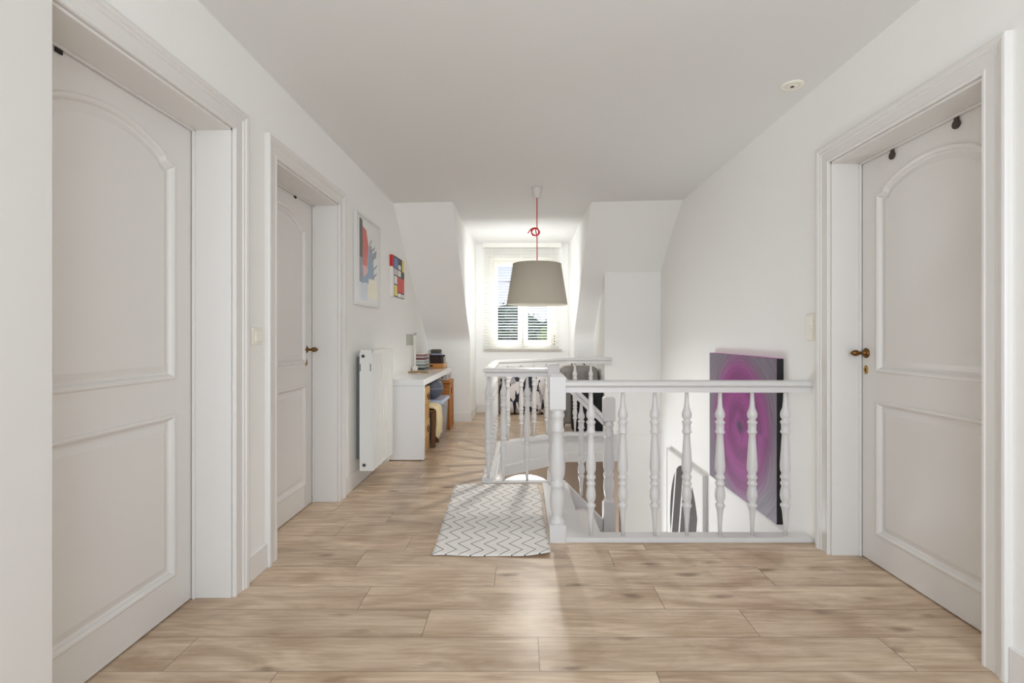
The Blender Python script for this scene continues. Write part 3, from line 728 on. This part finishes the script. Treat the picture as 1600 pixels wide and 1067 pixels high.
b = MB(); b.lathe([(rb_, zb), (rt, zt), (rt-.004, zt), (rb_-.004, zb), (rb_, zb)], (lx, ly, 0), 72, cap=False); b.v = b.v
sh = b.build('lamp_shade', M['shade'], pd)
MB().lathe([(rb_-.0045, zb+.001), (rt-.0045, zt-.001)], (lx, ly, 0), 72, cap=False).build('lining', M['shadein'], sh)
for zr, rr in ((zb, rb_), (zt, rt)): MB().tube([(lx+rr*math.cos(2*PI*i/64), ly+rr*math.sin(2*PI*i/64), zr) for i in range(64)], .003, 8, True).build('shade_hem', M['shade'], sh)
b = MB()
for k in range(3): a = 2*PI*k/3+.5; b.tube([(lx+.02*math.cos(a), ly+.02*math.sin(a), 1.66), (lx+(rt-.006)*math.cos(a), ly+(rt-.006)*math.sin(a), zt-.004)], .0025, 6)
b.lathe([(.001, 1.60), (.021, 1.60), (.022, 1.68), (.012, 1.71), (.001, 1.71)], (lx, ly, 0), 16); b.build('shade_fitter', M['plastic'], pd)
MB().lathe([(.001, 1.505), (.014, 1.51), (.024, 1.53), (.028, 1.555), (.022, 1.585), (.013, 1.605), (.001, 1.605)], (lx, ly, 0), 18).build('bulb', M['plastic'], pd)
pl = bpy.data.lights.new('pendant_fill', 'SPOT'); pl.energy = 20; pl.spot_size = math.radians(165); pl.spot_blend = .6; pl.color = (1, .97, .92); pl.shadow_soft_size = .035  # added downlight to brighten floor and lower walls; the pendant itself is unlit
po = bpy.data.objects.new('pendant_fill', pl); COL.objects.link(po); po.location = (lx, ly, 1.468)

# lower hall pendant
px_, py_ = (821-VX)/F*6.3, 6.3
ld = thing('pendant_lamp', 'glowing white dome lamp hanging in the lower hall, seen through the left balusters', 'lamp', (px_, py_, -.27))
prof = [(.34, -.80)]+[(.34*math.cos(a), -.80+.17*math.sin(a)) for a in [PI/2*i/14 for i in range(1, 14)]]+[(.012, -.628)]
MB().lathe(prof, (px_, py_, 0), 40, cap=False).build('lamp_shade', M['lampglow'], ld)
MB().tube([(px_, py_, -.28), (px_, py_, -.63)], .004, 8).build('cord', M['hook'], ld)

# ================================================================ art
x_ = XR
pt = tag(MB().box(x_-.042, x_-.001, 3.07, 4.165, -.02, 1.0).build('painting', M['blackp'], bevel=.001), 'large purple and grey swirl painting with black edges hung beside the stair', 'painting')
MB().box(x_-.0435, x_-.0425, 3.071, 4.164, -.019, .999).build('painted_face', M['swirl'], pt)
MB().box(x_-.042, x_-.002, 3.072, 4.163, 1.0005, 1.0015).build('painted_top_edge', M['purpt'], pt)
b = MB().box(x_-.032, x_-.001, 4.33, 5.42, -1.0, -.07)
fr = tag(b.build('framed_print', M['gloss'], bevel=.002), 'white framed print of a black striped oval, low on the stairwell wall', 'picture')
MB().box(x_-.0345, x_-.0325, 4.345, 5.405, -.985, -.085).build('print_sheet', M['oval'], fr)
b = MB().sweep([(4.33, -1.0), (5.42, -1.0), (5.42, -.07), (4.33, -.07)], [(0, 0), (0, .009), (.014, .009), (.014, 0)], lambda u, v, h: (x_-.032-h, u, v), closed=True); b.build('frame', M['gloss'], fr)

# abstract picture on the left wall
Y0, Y1, Z0, Z1 = 3.745, 4.365, 1.38, 2.085
cA = {'paper': (228, 228, 224), 'dark': (72, 76, 76), 'slate': (132, 142, 154), 'red': (206, 90, 80), 'pink': (222, 160, 160), 'blue': (134, 158, 182), 'pale': (204, 212, 222), 'cream': (238, 232, 208), 'bar': (140, 143, 148), 'ice': (216, 220, 232)}
keys = list(cA); mats = [mat('print_'+k_, cA[k_], .35) for k_ in keys]
pic = thing('framed_picture', 'white framed abstract print with red, blue and grey shapes on left wall', 'picture', (XL, Y0, Z0))
b = MB().sweep([(Y0, Z0), (Y1, Z0), (Y1, Z1), (Y0, Z1)], [(0, 0.002), (0, .030), (.018, .030), (.018, 0.002)], lambda u, v, h: (XL+h, u, v), closed=True); b.build('frame', M['gloss'], pic)
b = MB(); nlay = 0
def UV(u, v, lay): return (XL+.022+lay*.0004, Y0+u*(Y1-Y0), Z0+v*(Z1-Z0))
def shp(k_, pts, lay): b.cur = keys.index(k_); b.poly([UV(u, v, lay) for u, v in pts])
b.cur = 0; b.box(XL+.004, XL+.022, Y0+.015, Y1-.015, Z0+.015, Z1-.015)
shp('dark', [(.13, .5), (.25, .5), (.27, .80), (.24, .95), (.13, .96)], 1); shp('slate', [(.13, .12), (.25, .10), (.30, .35), (.25, .53), (.13, .53)], 1.3)
shp('ice', [(.13, .06), (.46, .06), (.46, .22), (.13, .26)], 1.6)
shp('red', [(.25, .45), (.44, .45), (.50, .68), (.40, .86), (.25, .88)], 2); shp('pink', [(.25, .45), (.44, .45), (.42, .40), (.30, .27)], 2)
shp('blue', [(.44, .38), (.52, .70), (.62, .72), (.70, .55), (.74, .32), (.50, .26), (.20, .24), (.30, .32)], 3)
shp('pale', [(.20, .24), (.42, .27), (.40, .10), (.22, .09)], 3.3)
for (u0, v0, w_, h_) in ((.52, .69, .12, .035), (.60, .62, .18, .04), (.63, .53, .22, .09), (.68, .42, .20, .035), (.66, .32, .20, .035)): shp('bar', [(u0, v0), (u0+w_*.9, v0+.075), (u0+w_, v0+.075+h_), (u0+w_*.1, v0+h_)], 4)
shp('cream', [(.50, .32), (.84, .33), (.90, .09), (.44, .11)], 5)
b.build('print_sheet', mats, pic, recalc=False)
# colour-block canvas: plain stand-in of blocks
Y0, Y1, Z0, Z1 = 4.78, 5.25, 1.524, 1.922
cB = [(236, 232, 226), (196, 30, 34), (216, 80, 70), (110, 140, 196), (60, 66, 66), (238, 214, 110), (206, 198, 200), (150, 40, 40)]
mb_ = [mat('canvas_block_%s' % n_, c_, .5) for n_, c_ in zip(('white', 'scarlet', 'coral', 'blue', 'charcoal', 'yellow', 'grey', 'maroon'), cB)]
b = MB(); b.cur = 0; b.box(XL+.001, XL+.03, Y0, Y1, Z0, Z1)
def blk(c_, u0, u1, v0, v1, lay=1): b.cur = c_; b.poly([UV2(u0, v0, lay), UV2(u1, v0, lay), UV2(u1, v1, lay), UV2(u0, v1, lay)])
def UV2(u, v, lay): return (XL+.030+lay*.0004, Y0+u*(Y1-Y0), Z0+v*(Z1-Z0))
blk(4, 0, 1, 0, 1, .5)
for c_, u0, u1, v0, v1 in ((1, 0, .10, .72, 1), (0, 0, .10, 0, .70), (3, .13, .42, .72, .96), (4, .45, .78, .84, 1), (0, .47, .70, .72, .83), (6, .13, .40, .54, .69), (0, .43, .70, .54, .69), (5, .80, 1, .70, 1), (0, .13, .38, .32, .51), (2, .42, 1, .14, .51), (5, .13, .38, .03, .29), (0, .42, .74, .02, .11), (0, .78, .97, .02, .11), (4, .73, .97, .53, .67)): blk(c_, u0, u1, v0, v1)
b.cur = 1; b.poly([(XL+.001, Y0-.0004, Z0+.72*.398), (XL+.030, Y0-.0004, Z0+.72*.398), (XL+.030, Y0-.0004, Z1), (XL+.001, Y0-.0004, Z1)])
tag(b.build('canvas_picture', mb_, recalc=False), 'small unframed colour-block canvas in red, blue and yellow on the left wall', 'picture')
tag(MB().box(XL+.001, XL+.012, 5.48, 5.78, 1.035, 1.16).build('wall_plate', M['plate'], bevel=.003), 'small plain grey-green plate on the left wall above the desk', 'plate')

# ================================================================ rug
nx, ny = 26, 50; b = MB()
c00, c10, c01, c11 = Vector((-.464, 2.585)), Vector((.148, 2.585)), Vector((-.508, 3.822)), Vector((.128, 3.822))
def rugz(u, v):
    z = .003+.0015*math.sin(u*9+v*5)+.0015*math.sin(v*17+1)
    d = max(0, 1-math.hypot((1-u)*1.4, v*4)/.35); return z+.014*d*d+.002
for j in range(ny+1):
    for i in range(nx+1):
        u, v = i/nx, j/ny; p = (c00*(1-u)+c10*u)*(1-v)+(c01*(1-u)+c11*u)*v
        yy = p.y-.010*math.sin(PI*u)*(1-v)+.004*math.sin(u*14)*(v < .1); xx = p.x+.006*math.sin(v*11)*u
        b.v.append((xx, yy, rugz(u, v)+.004))
q = len(b.v); b.v += [(x, y, z-.005) for (x, y, z) in b.v]
W = nx+1
for j in range(ny):
    for i in range(nx): a = j*W+i; b.face([a, a+1, a+W+1, a+W], True); b.face([q+a, q+a+W, q+a+W+1, q+a+1], True)
for i in range(nx): b.face([i, q+i, q+i+1, i+1]); a = ny*W+i; b.face([a, a+1, q+a+1, q+a])
for j in range(ny): a = j*W; b.face([a, a+W, q+a+W, q+a]); a = j*W+nx; b.face([a, q+a, q+a+W, a+W])
tag(b.build('rug', M['rug'], loc=(0, 0, 0)), 'white cotton rug with thin dark zigzag lines at the top of the stair', 'rug')

# ================================================================ desk
DX0, DX1, DY0, DY1, DZ = -1.262, -.893, 4.56, 6.41, .742
dk = thing('desk', 'long narrow glossy white desk along the left wall behind the radiator', 'desk', (-1.08, 5.5, 0))
MB().box(DX0, DX1, DY0, DY1, DZ-.058, DZ).build('desktop', M['desk'], dk, bevel=.002)
MB().box(DX0, DX1, DY0, DY0+.055, .008, DZ-.0595).build('end_panel', M['desk'], dk, bevel=.002)
MB().box(DX0, DX1, DY1-.055, DY1, .008, DZ-.0595).build('end_panel', M['desk'], dk, bevel=.002)
for y in (DY0+.028, DY1-.028):
    for x in (DX0+.04, DX1-.04): MB().lathe([(.012, 0), (.012, .008)], (x, y, 0), 12).build('foot_glide', M['gap'], dk)

# cartons
def carton(z0, z1, label):
    t = thing('storage_box', label, 'box', (-1.07, 4.88, z0))
    MB().box(-1.225, -.932, 4.665, 5.045, z0+.001, z1-.165).build('body', M['cardl'], t, bevel=.004)
    MB().box(-1.228, -.928, 4.662, 5.048, z1-.16, z1-.001).build('lid', M['cardb'], t, bevel=.004)
    MB().tube([(-.927, 4.90, z1-.07), (-.916, 4.895, z1-.10), (-.914, 4.925, z1-.125), (-.914, 4.955, z1-.12), (-.918, 4.965, z1-.09), (-.927, 4.96, z1-.06)], .006, 8).build('rope_handle', M['woodd'], t)
carton(0, .32, 'wood-coloured storage box on the floor under the desk, bottom of the pair')
carton(.32, .64, 'wood-coloured storage box under the desk, stacked on the other one')
# stool + sheepskin
st = thing('stool', 'brown wooden stool under the desk beneath the cream sheepskin', 'stool', (-1.03, 5.23, 0))
MB().box(-1.2, -.885, 5.09, 5.38, .355, .385).build('seat', M['woodd'], st, bevel=.008)
for x in (-1.18, -.905):
    for y in (5.11, 5.36): MB().box(x-.02, x+.02, y-.02, y+.02, 0, .355).build('leg', M['woodd'], st, bevel=.004)
b = MB(); rows = []
path = [(-1.19, .30), (-1.215, .37), (-1.19, .412), (-1.1, .425), (-1.0, .428), (-.91, .420), (-.872, .40), (-.86, .33), (-.858, .24), (-.862, .16), (-.858, .09)]
ny = 16; rng = random.Random(3)
for i, (x, z) in enumerate(path):
    for j in range(ny+1):
        v = j/ny; d = rng.uniform(-.010, .010); hang = i/10
        b.v.append((x+d+.010*math.sin(j*1.9+i), 5.115+.285*v+(.03*math.sin(PI*hang)*(v-.5)), z+rng.uniform(-.007, .007)+(.025*math.sin(j*2.1) if i == 10 else 0)))
for i in range(len(path)-1):
    for j in range(ny): a = i*(ny+1)+j; b.face([a, a+1, a+ny+2, a+ny+1], True)
o = tag(b.build('sheepskin', M['fur']), 'cream sheepskin draped over the stool under the desk', 'sheepskin')
sd = o.modifiers.new('solid', 'SOLIDIFY'); sd.thickness = .022; sd.offset = -1
ss = o.modifiers.new('sub', 'SUBSURF'); ss.levels = 2; ss.render_levels = 2
tx = bpy.data.textures.new('fluff', 'CLOUDS'); tx.noise_scale = .018; dm = o.modifiers.new('fluff', 'DISPLACE'); dm.texture = tx; dm.strength = .012
# bin
bi = thing('plastic_bin', 'clear plastic storage bin with pale bluish lid under the desk, beside wicker hamper', 'bin', (-1.04, 5.7, 0))
b = MB(); z1 = .40
def frust(b, x0, x1, y0_, y1_, z0, z1, ins):
    q = len(b.v); b.v += [(x0+ins, y0_+ins, z0), (x1-ins, y0_+ins, z0), (x1-ins, y1_-ins, z0), (x0+ins, y1_-ins, z0), (x0, y0_, z1), (x1, y0_, z1), (x1, y1_, z1), (x0, y1_, z1)]
    b.face([q+3, q+2, q+1, q]); b.face([q+4, q+5, q+6, q+7])
    for k in range(4): j = (k+1) % 4; b.face([q+k, q+j, q+4+j, q+4+k])
frust(b, -1.2, -.875, 5.44, 5.96, .004, z1, .018); b.build('tub', M['bin'], bi, bevel=.008)
b = MB(); b.box(-1.215, -.858, 5.425, 5.975, z1, z1+.022); b.box(-1.205, -.868, 5.435, 5.965, z1+.022, z1+.036); b.build('lid', M['binlid'], bi, bevel=.006)
b = MB(); frust(b, -1.185, -.895, 5.46, 5.94, .014, .33, .014); tag(b.build('folded_clothes', M['binin'], bevel=.02), 'dark folded clothes inside the clear plastic bin', 'clothes')
# ball
bl_ = MB(); r = .121; cc = (-1.0, 5.60, z1+.036+r); bl_.ball(cc, r, 32, 20); bo = tag(bl_.build('exercise_ball', M['ball']), 'slate grey ball with a pale band resting on the plastic bin lid', 'ball')
MB().lathe([(r+.0005, -.006), (r+.003, -.003), (r+.003, .003), (r+.0005, .006), (r-.004, 0), (r+.0005, -.006)], cc, 40, cap=False).build('band', M['ballb'], bo)
# hamper
hm = thing('wicker_hamper', 'tall orange wicker hamper with lid standing under the far end of the desk', 'hamper', (-1.03, 6.19, 0))
MB().box(-1.2, -.872, 6.035, 6.345, .0, .56).build('basket_body', M['wicker'], hm, bevel=.01)
MB().box(-1.207, -.862, 6.028, 6.352, .563, .60).build('lid', M['wicker'], hm, bevel=.01)
b = MB()
for y in (6.035, 6.345): b.tube([(-.872, y, .0), (-.872, y, .56)], .008, 8)
b.tube([(-.872, 6.035, .012), (-.872, 6.345, .012)], .008, 8); b.tube([(-.872, 6.035, .552), (-.872, 6.345, .552)], .008, 8); b.build('cane_edge', M['wood'], hm)
MB().box(-.8715, -.868, 6.17, 6.21, .43, .50).build('hand_hole', M['gap'], hm, bevel=.004)
gb = thing('storage_box', 'small greyish box with round finger hole on top of the wicker hamper', 'box', (-1.03, 6.2, .60))
MB().box(-1.17, -.905, 6.06, 6.335, .601, .679).build('body', M['grey'], gb, bevel=.003)
MB().lathe([(.001, 0), (.013, 0), (.013, .002), (.001, .002)], (-.9055, 6.19, .645), 16, 'x').build('finger_hole', M['gap'], gb)
MB().lathe([(.001, 0), (.013, 0), (.013, -.002), (.001, -.002)], (-.965, 6.0605, .645), 16, 'y').build('finger_hole', M['gap'], gb)

# ---- on the desk
lp = thing('desk_lamp', 'slim white desk lamp with upright stem near the disc cases', 'lamp', (-1.225, 5.74, DZ))
MB().box(-1.25, -1.20, 5.70, 5.78, DZ+.001, DZ+.055).build('base', M['plastic'], lp, bevel=.006)
MB().box(-1.236, -1.216, 5.733, 5.747, DZ+.055, 1.175).build('stem', M['plastic'], lp, bevel=.003)
MB().box(-1.24, -1.212, 5.728, 5.752, 1.15, 1.178).build('hinge', M['grey'], lp, bevel=.003)
stripes = [((150, 110, 116), 'muted red'), ((122, 78, 84), 'dark red'), ((172, 182, 178), 'pale green-grey'), ((120, 128, 124), 'mid grey'), ((64, 72, 66), 'near-black')]
words = ['topmost', 'second from the top', 'in the middle', 'second from the bottom', 'lowest']
cases = None
for st_, (xa, ya, dark) in enumerate(((-1.248, 5.86, 0), (-1.236, 6.02, 1))):
    for i in range(5):
        zb_ = DZ+.001+(4-i)*.0385; c_, nm = stripes[i]
        if dark: c_ = tuple(min(255, int(v*.5+105)) for v in c_)
        m1 = mat('case_sleeve_%s' % nm.replace(' ', '_'), c_, .35)
        lab = ('%s disc case, %s of the front stack on the desk' if not dark else 'faded %s disc case, %s of the rear stack on the desk') % (nm, words[i])
        dxx = random.uniform(-.003, .003); t = thing('disc_case', lab, 'disc case', (xa+.06+dxx, ya+.07, zb_), 'disc cases stacked on the white desk')
        MB().box(xa+dxx, xa+.112+dxx, ya, ya+.14, zb_, zb_+.030).build('sleeve', m1, t, bevel=.001)
        MB().box(xa+.001+dxx, xa+.111+dxx, ya+.001, ya+.139, zb_+.030, zb_+.0375).build('tray_edge', M['plastic'], t)
# tray with basket
tr = thing('wooden_tray', 'orange wooden tray at the far end of the desk holding a dark basket', 'tray', (-1.05, 6.26, DZ))
b = MB(); b.box(-1.145, -.955, 6.10, 6.40, DZ+.001, DZ+.012); b.box(-1.145, -.955, 6.10, 6.112, DZ+.012, DZ+.062); b.box(-1.145, -.955, 6.388, 6.40, DZ+.012, DZ+.062); b.box(-1.145, -1.133, 6.112, 6.388, DZ+.012, DZ+.062)
b.build('tray_body', M['wood'], tr, bevel=.002)
MB().box(-.966, -.954, 6.112, 6.388, DZ+.012, DZ+.062).build('front_rim', M['woodl'], tr, bevel=.002)
MB().box(-1.135, -1.085, 6.098, 6.101, DZ+.026, DZ+.044).build('handle_slot', M['gap'], tr)
bs = thing('basket', 'dark woven basket standing in the wooden tray', 'basket', (-1.055, 6.22, DZ+.013))
b = MB(); frust(b, -1.13, -.985, 6.125, 6.30, DZ+.013, DZ+.155, .008); b.build('basket_body', mat('dark_woven', (58, 42, 36), .8, bump=.004, bscale=90, var=.4), bs, bevel=.004)
MB().box(-1.134, -.981, 6.121, 6.304, DZ+.150, DZ+.160).build('rim', M['gap'], bs, bevel=.003)
MB().tube([(-1.134, 6.14, DZ+.155), (-1.145, 6.14, DZ+.20), (-1.13, 6.14, DZ+.225), (-1.112, 6.14, DZ+.20), (-1.115, 6.14, DZ+.162)], .005, 8).build('ring_handle', M['woodd'], bs)
tag(MB().box(-1.115, -1.0, 6.135, 6.285, DZ+.161, DZ+.186).build('folded_cloth', mat('blue_grey_cloth', (150, 152, 172), .9, bump=.003, bscale=60), bevel=.008), 'folded blue-grey cloth lying on the dark basket', 'cloth')
tag(MB().box(-1.12, -1.005, 6.135, 6.285, DZ+.187, DZ+.232).build('zip_pouch', mat('olive_pouch', (92, 92, 78), .8, bump=.003, bscale=60, var=.4), bevel=.012), 'dark olive pouch lying on top of the folded blue-grey cloth', 'pouch')
cn = thing('canister', 'small grey canister with dark cap in the tray beside the basket', 'canister', (-.975, 6.34, DZ+.013))
MB().lathe([(.018, 0), (.019, .004), (.019, .115), (.014, .125)], (-.985, 6.34, DZ+.0135), 18).build('body', M['grey'], cn); MB().lathe([(.012, 0), (.013, .02), (.010, .022)], (-.985, 6.34, DZ+.138), 14).build('cap', M['gap'], cn)
bd = MB()
for i in range(17):
    a = i/16; bd.ball((-1.205+.20*a, 5.36+.05*math.sin(a*PI)-.02, DZ+.0115), .0105, 10, 6)
tag(bd.build('bead_string', mat('turned_beads', (190, 150, 104), .5, var=.5)), 'string of small wooden beads lying on the desk in front of the lamp', 'beads')
b = MB(); b.box(-1.215, -.985, 5.38, 5.47, DZ+.001, DZ+.007); tag(b.build('wooden_board', M['woodl'], bevel=.002), 'thin pale wooden board lying on the desk behind the beads', 'board')

# ================================================================ by the window and niche
fc = thing('patterned_cushion', 'large black and white leaf-patterned floor cushion leaning under the window', 'cushion', (.02, 7.2, 0))
b = MB(); nx, nz = 16, 14
def cush(u, v, s_):
    e = (1-abs(2*u-1)**4)*(1-abs(2*v-1)**4); return ((u-.5)*.69+.02+.01*math.sin(v*9), 7.27+s_*.13*max(e, 0)**.6+.08*v, .004+v*.57+.012*math.sin(u*7))
for s_ in (-1, 1):
    q = len(b.v)
    for j in range(nz+1):
        for i in range(nx+1): b.v.append(cush(i/nx, j/nz, s_))
    for j in range(nz):
        for i in range(nx): a = q+j*(nx+1)+i; b.face([a, a+1, a+nx+2, a+nx+1], True)
o = b.build('cover', M['floral'], fc)
bm = bmesh.new(); bm.from_mesh(o.data); bmesh.ops.remove_doubles(bm, verts=bm.verts, dist=.0005); bmesh.ops.recalc_face_normals(bm, faces=bm.faces); bm.to_mesh(o.data); bm.free()
pp = MB(); pp.box(-.385, -.335, 7.20, 7.40, .004, .56); tag(pp.build('upright_board', M['silverl'], bevel=.01), 'narrow cream board standing upright beside the patterned cushion', 'board')

sc_ = thing('suitcase', 'grey hard-shell suitcase standing upright in the niche behind the black bag', 'suitcase', (.70, 6.2, 0))
def rrect(x0, x1, z0, z1, r, n=8):
    pts = []
    for (cx, cz_, a0) in ((x1-r, z1-r, 0), (x0+r, z1-r, PI/2), (x0+r, z0+r, PI), (x1-r, z0+r, 1.5*PI)):
        for i in range(n+1): a = a0+PI/2*i/n; pts.append((cx+r*math.cos(a), cz_+r*math.sin(a)))
    return pts
MB().prism(rrect(.462, .94, .07, .775, .09), 6.08, 6.19, 'y').build('front_shell', M['silver'], sc_, bevel=.02, seg=3)
MB().prism(rrect(.462, .94, .07, .775, .09), 6.20, 6.33, 'y').build('rear_shell', M['silver'], sc_, bevel=.02, seg=3)
MB().prism(rrect(.458, .944, .066, .779, .093), 6.186, 6.204, 'y').build('zip_band', M['silverl'], sc_, bevel=.004)
b = MB()
for i in range(5): x = .53+i*.085; b.box(x-.012, x+.012, 6.068, 6.085, .15, .70)
b.build('shell_rib', M['silver'], sc_, bevel=.006)
MB().tube([(.62, 6.2, .78), (.625, 6.2, .80), (.66, 6.2, .808), (.74, 6.2, .808), (.775, 6.2, .80), (.78, 6.2, .78)], .009, 8).build('carry_handle', M['black'], sc_)
for x in (.51, .89):
    for y in (6.12, 6.29): MB().lathe([(.001, -.012), (.026, -.012), (.028, 0), (.026, .012), (.001, .012)], (x, y, .03), 16, 'x').build('wheel', M['black'], sc_); 
b = MB()
for x in (.51, .89):
    for y in (6.12, 6.29): b.box(x-.018, x+.018, y-.018, y+.018, .045, .075)
b.build('wheel_housing', M['black'], sc_)
bg_ = thing('travel_bag', 'large black soft bag standing in front of the grey suitcase', 'bag', (.78, 5.94, 0))
MB().prism(rrect(.592, .95, .003, .545, .06), 5.83, 6.03, 'y').build('bag_body', M['black'], bg_, bevel=.03, seg=3)
MB().tube([(.68, 5.93, .54), (.69, 5.93, .58), (.74, 5.93, .60), (.82, 5.93, .60), (.87, 5.93, .58), (.88, 5.93, .54)], .010, 8).build('carry_handle', M['black'], bg_)
MB().box(.80, .835, 5.824, 5.829, .475, .49).build('gold_clasp', M['brass2'], bg_, bevel=.001)
MB().box(.62, .92, 5.822, 5.829, .12, .36).build('front_pocket', M['black'], bg_, bevel=.003)

# ================================================================ outdoors
gr = MB().box(-30, 30, 9.5, 45, -3.2, -3.0); g_ = gr.build('ground', mat('lawn_green', (96, 118, 66), .95, var=.4)); struct(g_)
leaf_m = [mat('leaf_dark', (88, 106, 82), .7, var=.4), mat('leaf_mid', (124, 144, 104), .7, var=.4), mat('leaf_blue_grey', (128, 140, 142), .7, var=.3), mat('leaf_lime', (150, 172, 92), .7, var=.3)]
bark = mat('bark', (80, 68, 56), .9, bump=.01, bscale=20)
def tree(x, y, h, rx, mi, label, seed, nleaf=5200, ls=.075, name='tree'):
    rg = random.Random(seed); t = thing(name, label, 'tree' if name == 'tree' else 'shrub', (x, y, -3.0))
    b = MB(); b.tube([(x, y, -3.0), (x+.1, y, -1.2), (x, y, h-rx*1.0)], [.18, .14, .06], 8); b.build('trunk', bark, t)
    blobs = [(x+rg.uniform(-.55, .55)*rx, y+rg.uniform(-.5, .5)*rx, h-rx*.35-rg.random()*rx*2.4, rx*rg.uniform(.42, .62)) for _ in range(14)]
    b = MB()
    for i in range(nleaf):
        bx, by, bz, br = rg.choice(blobs)
        d = Vector((rg.gauss(0, 1), rg.gauss(0, 1), rg.gauss(0, 1))).normalized(); p = Vector((bx, by, min(bz, h-br)))+d*br*rg.uniform(.7, 1.0)
        u = Vector((rg.gauss(0, 1), rg.gauss(0, 1), rg.gauss(0, 1))).normalized(); v = u.cross(d).normalized(); u = v.cross(d+u*.4).normalized(); s_ = ls*rg.uniform(.6, 1.3)
        b.poly([tuple(p-u*s_), tuple(p+v*s_*.5), tuple(p+u*s_), tuple(p-v*s_*.5)])
    b.build('foliage', leaf_m[mi], t, recalc=False)
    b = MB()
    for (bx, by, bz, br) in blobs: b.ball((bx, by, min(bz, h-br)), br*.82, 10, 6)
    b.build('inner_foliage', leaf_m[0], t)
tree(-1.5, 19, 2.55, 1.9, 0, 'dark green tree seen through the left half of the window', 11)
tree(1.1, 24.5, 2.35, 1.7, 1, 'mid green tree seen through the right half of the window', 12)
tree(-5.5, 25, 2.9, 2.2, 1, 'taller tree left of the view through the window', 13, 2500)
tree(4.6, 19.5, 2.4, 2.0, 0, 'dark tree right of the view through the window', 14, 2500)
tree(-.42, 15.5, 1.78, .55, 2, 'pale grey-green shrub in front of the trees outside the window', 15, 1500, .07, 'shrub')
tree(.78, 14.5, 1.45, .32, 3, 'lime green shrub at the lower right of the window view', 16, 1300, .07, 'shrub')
for (x, z, lab) in ((-9.0, 2.35, 'weathered wooden pole carrying the overhead cable, left of the window view'), (9.0, 3.1, 'weathered wooden pole carrying the overhead cable, right of the window view')):
    tag(MB().tube([(x, 13.095, -3.0), (x, 13.095, z+.3)], [.11, .08], 12).build('utility_pole', bark), lab, 'pole')
b = MB(); b.tube([(-9, 13, 2.35), (-4, 13, 2.38), (0, 13, 2.56), (9, 13, 3.1)], .012, 6)
tag(b.build('overhead_cable', M['cable']), 'dark overhead cable crossing the sky outside the window', 'cable')
